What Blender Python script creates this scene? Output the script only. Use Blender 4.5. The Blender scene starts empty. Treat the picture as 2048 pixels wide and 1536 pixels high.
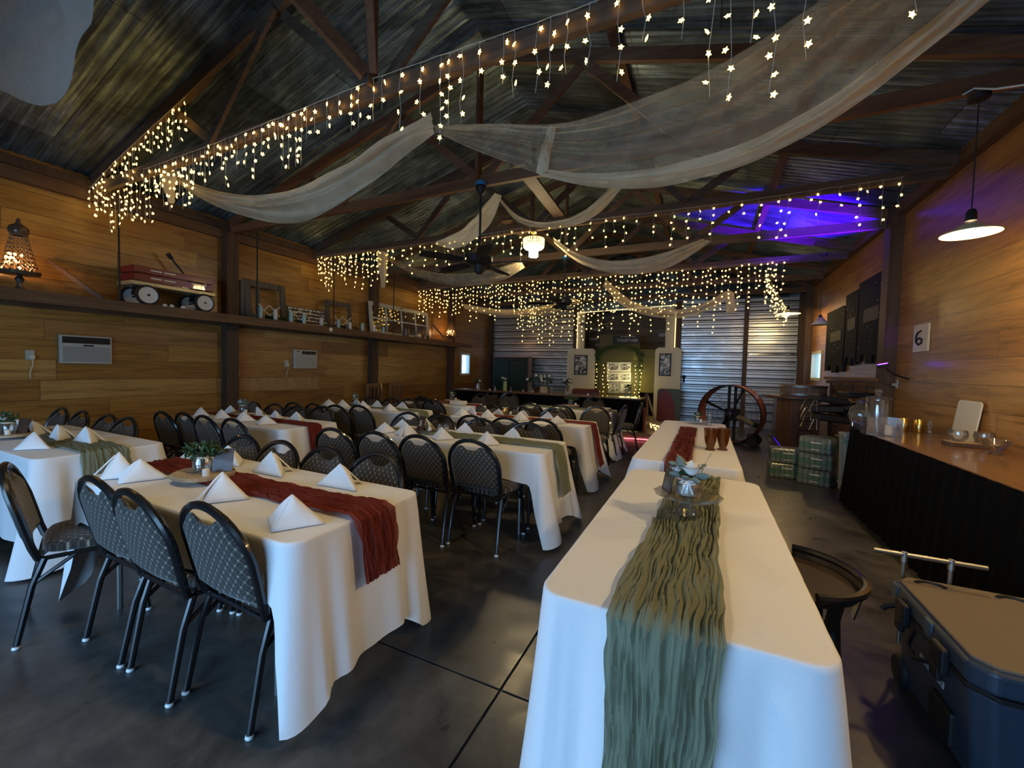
import bpy, math, random
from mathutils import Vector, Matrix, noise
R = math.radians
PI = math.pi
rnd = random.Random(7)
SC = bpy.context.scene
COL = SC.collection

# ------------------------------------------------------------------ camera
F = 822.2
CX, CY = 1024.0, 768.0
H = 1.45
VX = Vector((-726.6 - CX, 691.1 - CY, F))
VY = Vector((1411.1 - CX, 746.4 - CY, F))
ey = VY.normalized()
ex = -VX
ex = (ex - ex.dot(ey) * ey).normalized()
ez = ex.cross(ey)
CAMPOS = Vector((0, 0, H))


def ray(px, py):
    v = Vector((px - CX, py - CY, F))
    return Vector((ex.dot(v), ey.dot(v), ez.dot(v)))


def az(px, py, z=0.0):
    d = ray(px, py); return d * ((z - H) / d.z) + CAMPOS


def ax(px, py, x):
    d = ray(px, py); return d * (x / d.x) + CAMPOS


def ay(px, py, y):
    d = ray(px, py); return d * (y / d.y) + CAMPOS


cam = bpy.data.cameras.new('camera')
cam.lens = F / 2048 * 36.0
cam.sensor_width = 36.0
cam.clip_start = 0.05
cam.clip_end = 200
cobj = bpy.data.objects.new('camera', cam)
COL.objects.link(cobj)
right = Vector((ex[0], ey[0], ez[0])); down = Vector((ex[1], ey[1], ez[1])); fwd = Vector((ex[2], ey[2], ez[2]))
m = Matrix.Identity(4)
for i in range(3):
    m[i][0] = right[i]; m[i][1] = -down[i]; m[i][2] = -fwd[i]; m[i][3] = CAMPOS[i]
cobj.matrix_world = m
SC.camera = cobj

# ------------------------------------------------------------------ mesh builder


class MB:
    def __init__(s):
        s.v = []; s.f = []

    def add(s, vs, fs):
        n = len(s.v)
        s.v += [tuple(p) for p in vs]
        s.f += [tuple(i + n for i in f) for f in fs]
        return s

    def box(s, c, d, rz=0.0, rx=0.0, ry=0.0, top=None):
        """centre, full size, rotation; top=(sx,sy) scales the upper face"""
        tx, ty = top or (1, 1)
        M = Matrix.Rotation(rz, 3, 'Z') @ Matrix.Rotation(ry, 3, 'Y') @ Matrix.Rotation(rx, 3, 'X')
        vs = []
        for sx, sy, sz in ((-1, -1, -1), (1, -1, -1), (1, 1, -1), (-1, 1, -1), (-1, -1, 1), (1, -1, 1), (1, 1, 1), (-1, 1, 1)):
            k = (tx, ty) if sz > 0 else (1, 1)
            vs.append(M @ Vector((sx * d[0] / 2 * k[0], sy * d[1] / 2 * k[1], sz * d[2] / 2)) + Vector(c))
        return s.add(vs, [(0, 3, 2, 1), (4, 5, 6, 7), (0, 1, 5, 4), (1, 2, 6, 5), (2, 3, 7, 6), (3, 0, 4, 7)])

    def b2(s, lo, hi):
        return s.box([(a + b) / 2 for a, b in zip(lo, hi)], [abs(b - a) for a, b in zip(lo, hi)])

    def bar(s, p0, p1, w, h, up=(0, 0, 1)):
        """rectangular bar p0->p1, w across, h along 'up'"""
        p0 = Vector(p0); p1 = Vector(p1); d = (p1 - p0).normalized(); u = Vector(up)
        a = d.cross(u)
        if a.length < 1e-4: a = d.cross(Vector((0, 1, 0)))
        a.normalize(); b = a.cross(d).normalized()
        vs = []
        for p in (p0, p1):
            for i, j in ((-1, -1), (1, -1), (1, 1), (-1, 1)):
                vs.append(p + a * i * w / 2 + b * j * h / 2)
        return s.add(vs, [(3, 2, 1, 0), (4, 5, 6, 7), (0, 1, 5, 4), (1, 2, 6, 5), (2, 3, 7, 6), (3, 0, 4, 7)])

    def cyl(s, p0, p1, r0, r1=None, n=12, caps=True):
        if r1 is None: r1 = r0
        p0 = Vector(p0); p1 = Vector(p1); d = (p1 - p0).normalized()
        a = d.orthogonal().normalized(); b = d.cross(a)
        vs = []
        for p, r in ((p0, r0), (p1, r1)):
            for k in range(n):
                t = 2 * PI * k / n
                vs.append(p + a * math.cos(t) * r + b * math.sin(t) * r)
        fs = [(k, (k + 1) % n, n + (k + 1) % n, n + k) for k in range(n)]
        if caps: fs += [tuple(range(n - 1, -1, -1)), tuple(range(n, 2 * n))]
        return s.add(vs, fs)

    def tube(s, pts, r, n=8, closed=False, caps=True):
        pts = [Vector(p) for p in pts]; m_ = len(pts)
        rs = r if isinstance(r, (list, tuple)) else [r] * m_
        vs = []; prev = None
        for i, p in enumerate(pts):
            if closed: d = pts[(i + 1) % m_] - pts[i - 1]
            else: d = pts[min(i + 1, m_ - 1)] - pts[max(i - 1, 0)]
            if d.length < 1e-9: d = Vector((0, 0, 1))
            d.normalize()
            a = (prev - d * prev.dot(d)) if prev is not None else d.orthogonal()
            if a.length < 1e-6: a = d.orthogonal()
            a.normalize(); prev = a; b = d.cross(a)
            for k in range(n):
                t = 2 * PI * k / n
                vs.append(p + a * math.cos(t) * rs[i] + b * math.sin(t) * rs[i])
        fs = []
        for i in range(m_ if closed else m_ - 1):
            j = (i + 1) % m_
            for k in range(n):
                fs.append((i * n + k, i * n + (k + 1) % n, j * n + (k + 1) % n, j * n + k))
        if caps and not closed: fs += [tuple(range(n - 1, -1, -1)), tuple(range((m_ - 1) * n, m_ * n))]
        return s.add(vs, fs)

    def lathe(s, prof, c=(0, 0, 0), n=24, M=None):
        """prof: (r,z) list"""
        vs = []; c = Vector(c)
        for r, z in prof:
            for k in range(n):
                t = 2 * PI * k / n
                p = Vector((r * math.cos(t), r * math.sin(t), z))
                if M is not None: p = M @ p
                vs.append(p + c)
        fs = []
        for i in range(len(prof) - 1):
            for k in range(n):
                fs.append((i * n + k, i * n + (k + 1) % n, (i + 1) * n + (k + 1) % n, (i + 1) * n + k))
        return s.add(vs, fs)

    def grid(s, fn, nu, nv, closeu=False):
        vs = [fn(i / (nu if closeu else nu - 1), j / (nv - 1)) for j in range(nv) for i in range(nu)]
        fs = []
        for j in range(nv - 1):
            for i in range(nu if closeu else nu - 1):
                k = (i + 1) % nu
                fs.append((j * nu + i, j * nu + k, (j + 1) * nu + k, (j + 1) * nu + i))
        return s.add(vs, fs)

    def prism(s, poly, o, u, v, w):
        """2D polygon in plane (u,v) at origin o, extruded by vector w"""
        o = Vector(o); u = Vector(u); v = Vector(v); w = Vector(w); n = len(poly)
        vs = [o + u * a + v * b for a, b in poly]
        vs += [p + w for p in vs]
        return s.add(vs, [tuple(range(n - 1, -1, -1)), tuple(range(n, 2 * n))] + [(k, (k + 1) % n, n + (k + 1) % n, n + k) for k in range(n)])

    def sphere(s, c, r, n=12, m_=8, sq=(1, 1, 1)):
        c = Vector(c)
        vs = []
        for j in range(m_ + 1):
            ph = PI * j / m_
            for i in range(n):
                t = 2 * PI * i / n
                vs.append(c + Vector((r * sq[0] * math.sin(ph) * math.cos(t), r * sq[1] * math.sin(ph) * math.sin(t), r * sq[2] * math.cos(ph))))
        fs = []
        for j in range(m_):
            for i in range(n):
                fs.append((j * n + i, (j + 1) * n + i, (j + 1) * n + (i + 1) % n, j * n + (i + 1) % n))
        return s.add(vs, fs)

    def build(s, name, mat, parent=None, smooth=False, bevel=0, seg=2, solid=0, subsurf=0, auto=40, off=0):
        me = bpy.data.meshes.new(name)
        me.from_pydata(s.v, [], s.f)
        me.validate()
        o = bpy.data.objects.new(name, me)
        COL.objects.link(o)
        if mat is not None: me.materials.append(mat)
        if smooth:
            me.polygons.foreach_set('use_smooth', [True] * len(me.polygons))
            try:
                me.set_sharp_from_angle(angle=R(auto))
            except Exception:
                pass
        if parent is not None: o.parent = parent
        if solid:
            q = o.modifiers.new('solid', 'SOLIDIFY'); q.thickness = solid; q.offset = off
        if bevel:
            q = o.modifiers.new('bevel', 'BEVEL'); q.width = bevel; q.segments = seg; q.limit_method = 'ANGLE'; q.angle_limit = R(35)
            q.harden_normals = False
        if subsurf:
            q = o.modifiers.new('sub', 'SUBSURF'); q.levels = subsurf; q.render_levels = subsurf
        me.update()
        return o


def tag(o, label=None, cat=None, group=None, kind=None):
    if label: o['label'] = label
    if cat: o['category'] = cat
    if group: o['group'] = group
    if kind: o['kind'] = kind
    return o


def thing(name, label, cat, loc=(0, 0, 0), rz=0.0, group=None):
    o = bpy.data.objects.new(name, None)
    o.empty_display_size = 0.1
    COL.objects.link(o)
    o.location = loc; o.rotation_euler = (0, 0, rz)
    return tag(o, label, cat, group)


def dup(root, loc, rz=0.0, label=None, group=None):
    r = root.copy(); COL.objects.link(r); r.location = loc; r.rotation_euler = (root.rotation_euler[0], root.rotation_euler[1], rz)
    if label: r['label'] = label
    if group: r['group'] = group
    for ch in KIDS[root.name]:
        c = ch.copy(); COL.objects.link(c); c.parent = r
        for g in KIDS.get(ch.name, []):
            d = g.copy(); COL.objects.link(d); d.parent = c
    return r


KIDS = {}


def freeze(root):
    """remember a prototype's parts so it can be copied"""
    for o in [root] + list(root.children):
        KIDS[o.name] = list(o.children)


def struct(name, mb, mat, **k):
    o = mb.build(name, mat, **k); o['kind'] = 'structure'; return o


# ------------------------------------------------------------------ materials


def mat(name):
    m_ = bpy.data.materials.new(name); m_.use_nodes = True
    nt = m_.node_tree
    b = nt.nodes['Principled BSDF']
    return m_, nt, b


def simple(name, col, rough=0.6, metal=0.0, spec=0.5, emit=None, es=0.0, trans=0.0, alpha=1.0, ior=1.45, sheen=0.0, coat=0.0):
    m_, nt, b = mat(name)
    b.inputs['Base Color'].default_value = (*col, 1)
    b.inputs['Roughness'].default_value = rough
    b.inputs['Metallic'].default_value = metal
    b.inputs['Specular IOR Level'].default_value = spec
    b.inputs['IOR'].default_value = ior
    b.inputs['Transmission Weight'].default_value = trans
    b.inputs['Alpha'].default_value = alpha
    b.inputs['Coat Weight'].default_value = coat
    b.inputs['Sheen Weight'].default_value = sheen
    if emit:
        b.inputs['Emission Color'].default_value = (*emit, 1)
        b.inputs['Emission Strength'].default_value = es
    return m_


def N(nt, typ, **k):
    n = nt.nodes.new(typ)
    for a, v in k.items():
        if a == 'op': n.operation = v
        elif a == 'bt': n.blend_type = v
        elif a == 'dt': n.data_type = v
        else:
            setattr(n, a, v)
    return n


def L(nt, a, b):
    nt.links.new(a, b)


def coords(nt, scale=(1, 1, 1), kind='Object', rot=(0, 0, 0)):
    tc = N(nt, 'ShaderNodeTexCoord'); mp = N(nt, 'ShaderNodeMapping')
    mp.inputs['Scale'].default_value = scale; mp.inputs['Rotation'].default_value = rot
    L(nt, tc.outputs[kind], mp.inputs[0])
    return mp.outputs[0]


def ramp(nt, fac, stops):
    r = N(nt, 'ShaderNodeValToRGB')
    e = r.color_ramp.elements
    while len(e) < len(stops): e.new(0.5)
    for x, (p, c) in zip(e, stops):
        x.position = p; x.color = (*c, 1) if len(c) == 3 else c
    L(nt, fac, r.inputs[0])
    return r.outputs[0]


def noise_t(nt, vec, scale, detail=4, rough=0.55, dist=0.0):
    n = N(nt, 'ShaderNodeTexNoise')
    n.inputs['Scale'].default_value = scale; n.inputs['Detail'].default_value = detail
    n.inputs['Roughness'].default_value = rough; n.inputs['Distortion'].default_value = dist
    L(nt, vec, n.inputs['Vector']); return n.outputs['Fac']


def bump(nt, b, h, strength=0.3, dist=0.01):
    n = N(nt, 'ShaderNodeBump'); n.inputs['Strength'].default_value = strength; n.inputs['Distance'].default_value = dist
    L(nt, h, n.inputs['Height']); L(nt, n.outputs[0], b.inputs['Normal'])


def mixc(nt, fac, a, b_, bt='MIX'):
    n = N(nt, 'ShaderNodeMix', dt='RGBA', bt=bt)
    for sock, v in ((n.inputs[0], fac), (n.inputs[6], a), (n.inputs[7], b_)):
        if isinstance(v, (int, float)): sock.default_value = v
        elif isinstance(v, tuple): sock.default_value = (*v, 1) if len(v) == 3 else v
        else: L(nt, v, sock)
    return n.outputs[2]


def mathn(nt, op, a, b_=None, c=None):
    n = N(nt, 'ShaderNodeMath', op=op)
    for i, v in enumerate((a, b_, c)):
        if v is None: continue
        if isinstance(v, (int, float)): n.inputs[i].default_value = v
        else: L(nt, v, n.inputs[i])
    return n.outputs[0]


def wood(name, c0, c1, rough=0.55, axis='X', scale=1.0, bumpy=0.15, coat=0.0):
    m_, nt, b = mat(name)
    s = {'X': (0.6, 9, 9), 'Y': (9, 0.6, 9), 'Z': (9, 9, 0.6)}[axis]
    v = coords(nt, tuple(k * scale for k in s))
    f = noise_t(nt, v, 2.2, 6, 0.6, 0.6)
    col = ramp(nt, f, [(0.3, c0), (0.7, c1)])
    L(nt, col, b.inputs['Base Color'])
    b.inputs['Roughness'].default_value = rough
    b.inputs['Coat Weight'].default_value = coat
    bump(nt, b, f, bumpy, 0.01)
    return m_


def planks(name, cols, row_h, row_w, rough=0.35, axis='Y', coat=0.15, off=0.37):
    """horizontal boards of mixed tone on a wall; axis = the wall's long direction"""
    m_, nt, b = mat(name)
    tc = N(nt, 'ShaderNodeTexCoord'); sp = N(nt, 'ShaderNodeSeparateXYZ'); cb = N(nt, 'ShaderNodeCombineXYZ')
    L(nt, tc.outputs['Object'], sp.inputs[0])
    row = mathn(nt, 'FLOOR', mathn(nt, 'DIVIDE', sp.outputs['Z'], row_h))
    hsh = mathn(nt, 'FRACT', mathn(nt, 'MULTIPLY', mathn(nt, 'SINE', mathn(nt, 'MULTIPLY', row, 12.9898)), 43758.5))
    L(nt, mathn(nt, 'ADD', sp.outputs[axis], mathn(nt, 'MULTIPLY', hsh, row_w * 3)), cb.inputs[0]); L(nt, sp.outputs['Z'], cb.inputs[1])
    br = N(nt, 'ShaderNodeTexBrick')
    br.offset = 0.0
    for k, v in (('Scale', 1.0), ('Mortar Size', 0.0025), ('Mortar Smooth', 0.0), ('Bias', 0.0), ('Brick Width', row_w), ('Row Height', row_h)):
        br.inputs[k].default_value = v
    br.inputs['Color1'].default_value = (0, 0, 0, 1); br.inputs['Color2'].default_value = (1, 1, 1, 1)
    br.inputs['Mortar'].default_value = (0.5, 0.5, 0.5, 1)
    L(nt, cb.outputs[0], br.inputs['Vector'])
    tone = N(nt, 'ShaderNodeRGBToBW'); L(nt, br.outputs['Color'], tone.inputs[0])
    gv = N(nt, 'ShaderNodeMapping'); gv.inputs['Scale'].default_value = (0.8, 10, 1)
    off_v = N(nt, 'ShaderNodeCombineXYZ'); sc = mathn(nt, 'MULTIPLY', tone.outputs[0], 37.0)
    L(nt, sc, off_v.inputs[2]); L(nt, off_v.outputs[0], gv.inputs['Location'])
    L(nt, cb.outputs[0], gv.inputs[0])
    g = noise_t(nt, gv.outputs[0], 1.6, 7, 0.62, 1.2)
    base = ramp(nt, tone.outputs[0], [(i / (len(cols) - 1), c) for i, c in enumerate(cols)])
    gr = ramp(nt, g, [(0.30, (0.50, 0.42, 0.36)), (0.52, (1, 1, 1)), (0.72, (1.25, 1.2, 1.15))])
    col = mixc(nt, 1.0, base, gr, 'MULTIPLY')
    col = mixc(nt, mathn(nt, 'MULTIPLY', br.outputs['Fac'], 0.75), col, (0.02, 0.01, 0.005))
    L(nt, col, b.inputs['Base Color'])
    b.inputs['Roughness'].default_value = rough
    b.inputs['Coat Weight'].default_value = coat; b.inputs['Coat Roughness'].default_value = 0.25
    bump(nt, b, mathn(nt, 'SUBTRACT', mathn(nt, 'MULTIPLY', g, 0.15), br.outputs['Fac']), 0.35, 0.006)
    return m_


def metal_sheet(name, c0, c1, rough=(0.3, 0.6), scale=1.4, metallic=0.85, sheets=False, rib_shade=0):
    m_, nt, b = mat(name)
    v = coords(nt, (1, 1, 1))
    f = noise_t(nt, v, scale, 8, 0.7, 0.8)
    v2 = coords(nt, (0.5, 6, 2))
    f2 = noise_t(nt, v2, 3.0, 4, 0.6)
    mm = mathn(nt, 'ADD', mathn(nt, 'MULTIPLY', f, 0.65), mathn(nt, 'MULTIPLY', f2, 0.35))
    cc = ramp(nt, mm, [(0.38, c0), (0.50, tuple((p + q) * .36 for p, q in zip(c0, c1))), (0.64, c1)])
    if rib_shade:
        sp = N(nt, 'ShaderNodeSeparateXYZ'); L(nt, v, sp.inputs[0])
        fr = mathn(nt, 'FRACT', mathn(nt, 'DIVIDE', sp.outputs['Z'], rib_shade))
        cc = mixc(nt, 1.0, cc, ramp(nt, fr, [(0, (1, 1, 1)), (.80, (1, 1, 1)), (.84, (.16, .15, .14)), (.97, (.16, .15, .14)), (1.0, (1, 1, 1))]), 'MULTIPLY')  # dark band painted on each rib, standing in for its shadow
    if sheets:
        br = N(nt, 'ShaderNodeTexBrick'); br.offset = 0.4
        for k, q in (('Scale', 1.0), ('Mortar Size', 0.006), ('Brick Width', 1.9), ('Row Height', 0.66)): br.inputs[k].default_value = q
        br.inputs['Color1'].default_value = (.45, .45, .45, 1); br.inputs['Color2'].default_value = (1.25, 1.25, 1.25, 1); br.inputs['Mortar'].default_value = (.3, .28, .25, 1)
        L(nt, v, br.inputs['Vector']); cc = mixc(nt, 1.0, cc, br.outputs['Color'], 'MULTIPLY')
        sv = noise_t(nt, coords(nt, (0.7, 26, 1)), 2.5, 3, .6)
        cc = mixc(nt, 1.0, cc, ramp(nt, sv, [(.35, (.55, .55, .55)), (.7, (1.5, 1.5, 1.5))]), 'MULTIPLY')  # streaks paint glints along the ribs into the sheet colour
    L(nt, cc, b.inputs['Base Color'])
    b.inputs['Metallic'].default_value = metallic
    L(nt, ramp(nt, mm, [(0.3, (rough[1],) * 3), (0.7, (rough[0],) * 3)]), b.inputs['Roughness'])
    bump(nt, b, f, 0.10 if metallic > .5 else 0.12, 0.006)
    return m_


def fabric_lattice(name, axes):
    m_, nt, b = mat(name)
    tc = N(nt, 'ShaderNodeTexCoord'); sp = N(nt, 'ShaderNodeSeparateXYZ'); L(nt, tc.outputs['Object'], sp.inputs[0])
    a = sp.outputs[axes[0]]; c = sp.outputs[axes[1]]
    k = PI / 0.036
    ls = []
    for sgn in ('ADD', 'SUBTRACT'):
        s = mathn(nt, sgn, a, mathn(nt, 'MULTIPLY', c, 0.8))
        ls.append(mathn(nt, 'ABSOLUTE', mathn(nt, 'SINE', mathn(nt, 'MULTIPLY', s, k))))
    line = mathn(nt, 'MINIMUM', ls[0], ls[1]); knot = mathn(nt, 'MAXIMUM', ls[0], ls[1])
    dots = mathn(nt, 'MULTIPLY', ls[0], ls[1])
    v = coords(nt, (1, 1, 1)); wv = noise_t(nt, v, 240, 2, 0.7)
    l1 = ramp(nt, line, [(0.05, (0.085, 0.068, 0.050)), (0.60, (0.020, 0.0155, 0.012))])
    l2 = ramp(nt, knot, [(0.18, (0.27, 0.235, 0.18)), (0.52, (0, 0, 0))])
    l3 = ramp(nt, dots, [(0.86, (0, 0, 0)), (0.97, (0.05, 0.036, 0.026))])
    col = mixc(nt, 1.0, mixc(nt, 1.0, l1, l2, 'ADD'), l3, 'ADD')
    col = mixc(nt, 1.0, col, ramp(nt, wv, [(0.3, (0.5, 0.5, 0.5)), (0.7, (1.4, 1.4, 1.4))]), 'MULTIPLY')
    L(nt, col, b.inputs['Base Color'])
    b.inputs['Roughness'].default_value = 0.85
    b.inputs['Sheen Weight'].default_value = 0.25
    bump(nt, b, wv, 0.25, 0.001)
    return m_


def cloth(name, col, rough=0.85, wr=0.25, scale=9, sheen=0.2):
    m_, nt, b = mat(name)
    b.inputs['Specular IOR Level'].default_value = 0.5 if sheen else 0.12
    v = coords(nt, (1, 1, 1))
    f = noise_t(nt, v, scale, 5, 0.55, 0.4)
    w = noise_t(nt, v, 500, 1)
    c = mixc(nt, 1.0, col, ramp(nt, w, [(0.3, (0.93,) * 3), (0.7, (1.04,) * 3)]), 'MULTIPLY')
    L(nt, c, b.inputs['Base Color'])
    b.inputs['Roughness'].default_value = rough
    b.inputs['Sheen Weight'].default_value = sheen
    bump(nt, b, mathn(nt, 'ADD', f, mathn(nt, 'MULTIPLY', w, 0.06)), wr, 0.012)
    return m_


def gauze(name, col, alpha=0.8, dense=0.0):
    m_, nt, b = mat(name)
    v = coords(nt, (1, 1, 1))
    f = noise_t(nt, v, 7, 4, 0.5, 0.3)
    w = noise_t(nt, v, 380, 2, 0.6)
    b.inputs['Base Color'].default_value = (*col, 1)
    b.inputs['Roughness'].default_value = 0.9
    b.inputs['Sheen Weight'].default_value = 0.05
    tr = N(nt, 'ShaderNodeBsdfTranslucent'); tr.inputs[0].default_value = (*col, 1)
    mx = N(nt, 'ShaderNodeMixShader'); mx.inputs[0].default_value = 0.35
    L(nt, b.outputs[0], mx.inputs[1]); L(nt, tr.outputs[0], mx.inputs[2])
    tp = N(nt, 'ShaderNodeBsdfTransparent'); m2 = N(nt, 'ShaderNodeMixShader')
    L(nt, ramp(nt, f, [(0.3, (alpha - 0.1,) * 3), (0.7, (min(1, alpha + 0.1),) * 3)]), m2.inputs[0])
    L(nt, tp.outputs[0], m2.inputs[1]); L(nt, mx.outputs[0], m2.inputs[2])
    L(nt, m2.outputs[0], nt.nodes['Material Output'].inputs[0])
    bump(nt, b, w, 0.2, 0.001)
    return m_


def glassy(name, col=(1, 1, 1), alpha=0.25, rough=0.05):
    """thin glass: mostly see-through with a glossy skin"""
    m_, nt, b = mat(name)
    nt.nodes.remove(b)
    g = N(nt, 'ShaderNodeBsdfGlossy'); g.inputs['Roughness'].default_value = rough
    t = N(nt, 'ShaderNodeBsdfTransparent'); t.inputs[0].default_value = (*col, 1)
    d = N(nt, 'ShaderNodeBsdfDiffuse'); d.inputs[0].default_value = (*[0.5 * c + 0.3 for c in col], 1)
    lw = N(nt, 'ShaderNodeLayerWeight'); lw.inputs[0].default_value = 0.45
    m1 = N(nt, 'ShaderNodeMixShader'); m1.inputs[0].default_value = alpha * 0.5
    L(nt, t.outputs[0], m1.inputs[1]); L(nt, d.outputs[0], m1.inputs[2])
    m2 = N(nt, 'ShaderNodeMixShader')
    L(nt, mathn(nt, 'ADD', mathn(nt, 'MULTIPLY', lw.outputs['Fresnel'], 0.6), 0.03), m2.inputs[0])
    L(nt, m1.outputs[0], m2.inputs[1]); L(nt, g.outputs[0], m2.inputs[2])
    L(nt, m2.outputs[0], nt.nodes['Material Output'].inputs[0])
    return m_


WOODC = [(0.20, 0.088, 0.018), (0.36, 0.19, 0.042), (0.27, 0.125, 0.024), (0.43, 0.245, 0.07), (0.17, 0.07, 0.016)]
M = {}
M['wall_l'] = planks('planks_left', WOODC, 0.235, 1.9, rough=0.33, axis='Y')
M['wall_r'] = planks('planks_right', [(0.27, 0.12, 0.035), (0.37, 0.185, 0.06), (0.31, 0.145, 0.042), (0.42, 0.22, 0.075), (0.23, 0.10, 0.03)], 0.235, 2.4, rough=0.3, axis='Y')
M['wall_b'] = planks('planks_back', [(0.25, 0.17, 0.10), (0.35, 0.26, 0.17), (0.2, 0.13, 0.08)], 0.14, 1.6, rough=0.6, axis='X', coat=0)
M['timber'] = wood('truss_timber', (0.065, 0.038, 0.022), (0.16, 0.095, 0.055), 0.75, 'X')
M['timber_y'] = wood('beam_timber', (0.07, 0.035, 0.018), (0.15, 0.075, 0.035), 0.7, 'Y')
M['timber_o'] = wood('orange_timber', (0.10, 0.042, 0.018), (0.21, 0.10, 0.045), 0.7, 'X')
M['post'] = wood('post_timber', (0.045, 0.024, 0.014), (0.10, 0.055, 0.03), 0.7, 'Z')
M['shelf'] = wood('shelf_timber', (0.07, 0.035, 0.018), (0.16, 0.085, 0.04), 0.6, 'Y')
M['roof'] = metal_sheet('roof_sheet', (0.030, 0.055, 0.072), (0.34, 0.49, 0.61), (0.28, 0.55), 0.9, 0.4, sheets=True)
M['backmetal'] = metal_sheet('wall_sheet', (0.62, 0.66, 0.68), (0.86, 0.90, 0.92), (0.26, 0.40), 0.7, 0.85, rib_shade=.228)
M['black'] = simple('black_frame', (0.008, 0.008, 0.009), 0.28, 0.0, 0.6, coat=0.3)
M['blackm'] = simple('matt_black', (0.006, 0.006, 0.007), 0.6)
M['glide'] = simple('white_glide', (0.75, 0.76, 0.74), 0.4)
M['fab_xz'] = fabric_lattice('chair_fabric_back', ('X', 'Z'))
M['fab_xy'] = fabric_lattice('chair_fabric_seat', ('X', 'Y'))
M['cloth'] = cloth('white_tablecloth', (0.80, 0.80, 0.81), 0.85, 0.42, 5.5)
M['napkin'] = cloth('white_napkin', (0.84, 0.84, 0.84), 0.8, 0.15, 14)
M['rust'] = gauze('rust_gauze', (0.25, 0.030, 0.012), 0.99)
M['sage'] = gauze('sage_gauze', (0.27, 0.285, 0.185), 0.99)
M['tulle'] = gauze('ivory_tulle', (0.64, 0.55, 0.38), 0.36)
M['tulle2'] = gauze('ivory_tulle_dense', (0.68, 0.58, 0.40), 0.76)
M['tullew'] = gauze('white_sheet', (0.40, 0.38, 0.34), 0.97)
M['skirt'] = cloth('black_table_skirt', (0.003, 0.003, 0.0035), 0.9, 0.1, 6, 0.0)
M['chrome'] = simple('chrome', (0.75, 0.76, 0.78), 0.15, 1.0)
M['steel'] = simple('dull_steel', (0.35, 0.34, 0.32), 0.4, 1.0)
M['gold'] = simple('gold_metal', (0.75, 0.50, 0.16), 0.25, 1.0)
M['glass'] = glassy('clear_glass', (0.985, 0.985, 0.975), 0.05)
M['glass_g'] = glassy('greenish_glass', (0.95, 0.965, 0.93), 0.08)
M['amber'] = simple('amber_glass', (0.16, 0.042, 0.008), 0.12, trans=0.35, coat=0.5)
M['white'] = simple('white_plastic', (0.78, 0.77, 0.72), 0.45)
M['cream'] = simple('cream_paint', (0.66, 0.60, 0.44), 0.6)
M['grey'] = simple('grey_plastic', (0.30, 0.30, 0.28), 0.5)
M['wire'] = simple('clear_wire', (0.60, 0.58, 0.48), 0.4)
M['bulb'] = simple('star_bulb_glow', (1, 0.9, 0.6), 0.4, emit=(1.0, 0.60, 0.13), es=6.5)
M['lampglow'] = simple('lamp_bulb_glow', (1, 0.9, 0.7), 0.4, emit=(1.0, 0.82, 0.5), es=60.0)
M['crystal'] = simple('lit_crystal', (1, 0.9, 0.6), 0.2, emit=(1.0, 0.80, 0.36), es=1.5)
M['crystal_hot'] = simple('lit_diffuser', (1, 0.9, 0.6), 0.3, emit=(1.0, 0.84, 0.45), es=7.0)
M['ember'] = simple('lit_amber_crystal', (1, 0.7, 0.4), 0.2, emit=(1.0, 0.55, 0.18), es=5.0)
M['brown_x'] = simple('smoky_crystal', (0.12, 0.08, 0.05), 0.15, 0.2)
M['leaf'] = simple('dark_green_leaf', (0.035, 0.075, 0.025), 0.6)
M['eucalyptus'] = simple('blue_green_leaf', (0.17, 0.205, 0.165), 0.7)
M['petal'] = simple('white_petal', (0.82, 0.80, 0.74), 0.7)
M['candle'] = simple('cream_candle', (0.80, 0.76, 0.66), 0.5)
M['slice'] = wood('pale_wood_slice', (0.34, 0.24, 0.14), (0.55, 0.42, 0.27), 0.7, 'X')
M['darkwood'] = wood('dark_stained_wood', (0.045, 0.022, 0.012), (0.10, 0.05, 0.028), 0.4, 'X', coat=0.2)
M['redwood'] = wood('red_brown_wood', (0.115, 0.05, 0.024), (0.23, 0.115, 0.058), 0.42, 'Z', coat=0.3)
M['countertop'] = wood('counter_wood', (0.13, 0.065, 0.025), (0.22, 0.115, 0.05), 0.25, 'Y', coat=0.3)
M['red'] = simple('red_paint', (0.16, 0.012, 0.012), 0.35, coat=0.3)
M['brass'] = simple('cream_metal', (0.46, 0.37, 0.20), 0.35, 0.3)
M['hub'] = simple('white_hub', (0.62, 0.60, 0.54), 0.45)
M['rubber'] = simple('black_rubber', (0.012, 0.012, 0.012), 0.7)
M['bluetape'] = simple('blue_tape', (0.03, 0.20, 0.45), 0.6)
M['navy'] = cloth('navy_panel', (0.006, 0.009, 0.015), 0.9, 0.1, 9, 0.0)
M['cooler'] = simple('dark_blue_plastic', (0.028, 0.045, 0.07), 0.38)
M['coolerlid'] = simple('taupe_pad', (0.14, 0.11, 0.085), 0.75)
M['paper'] = simple('white_paper', (0.70, 0.70, 0.66), 0.7)
M['greenb'] = simple('green_label', (0.01, 0.20, 0.10), 0.35)
M['bottle'] = glassy('bottle_plastic', (0.75, 0.95, 0.85), 0.35, 0.12)
M['shrink'] = glassy('shrink_wrap', (0.85, 0.95, 0.9), 0.25, 0.2)
M['purple'] = simple('purple_led', (0.2, 0.05, 1), 0.4, emit=(0.12, 0.02, 1.0), es=20)
M['pink'] = simple('pink_led', (1, 0.3, 0.3), 0.4, emit=(1.0, 0.16, 0.2), es=2.6)
M['rope'] = simple('warm_rope_light', (1, 0.8, 0.5), 0.4, emit=(1.0, 0.74, 0.36), es=1.1)
SKY = 7.0
EXPO = 0.22
LP = [42, 76, 42, 5, 6, 84, 60, 14, 4500, 4]
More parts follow.
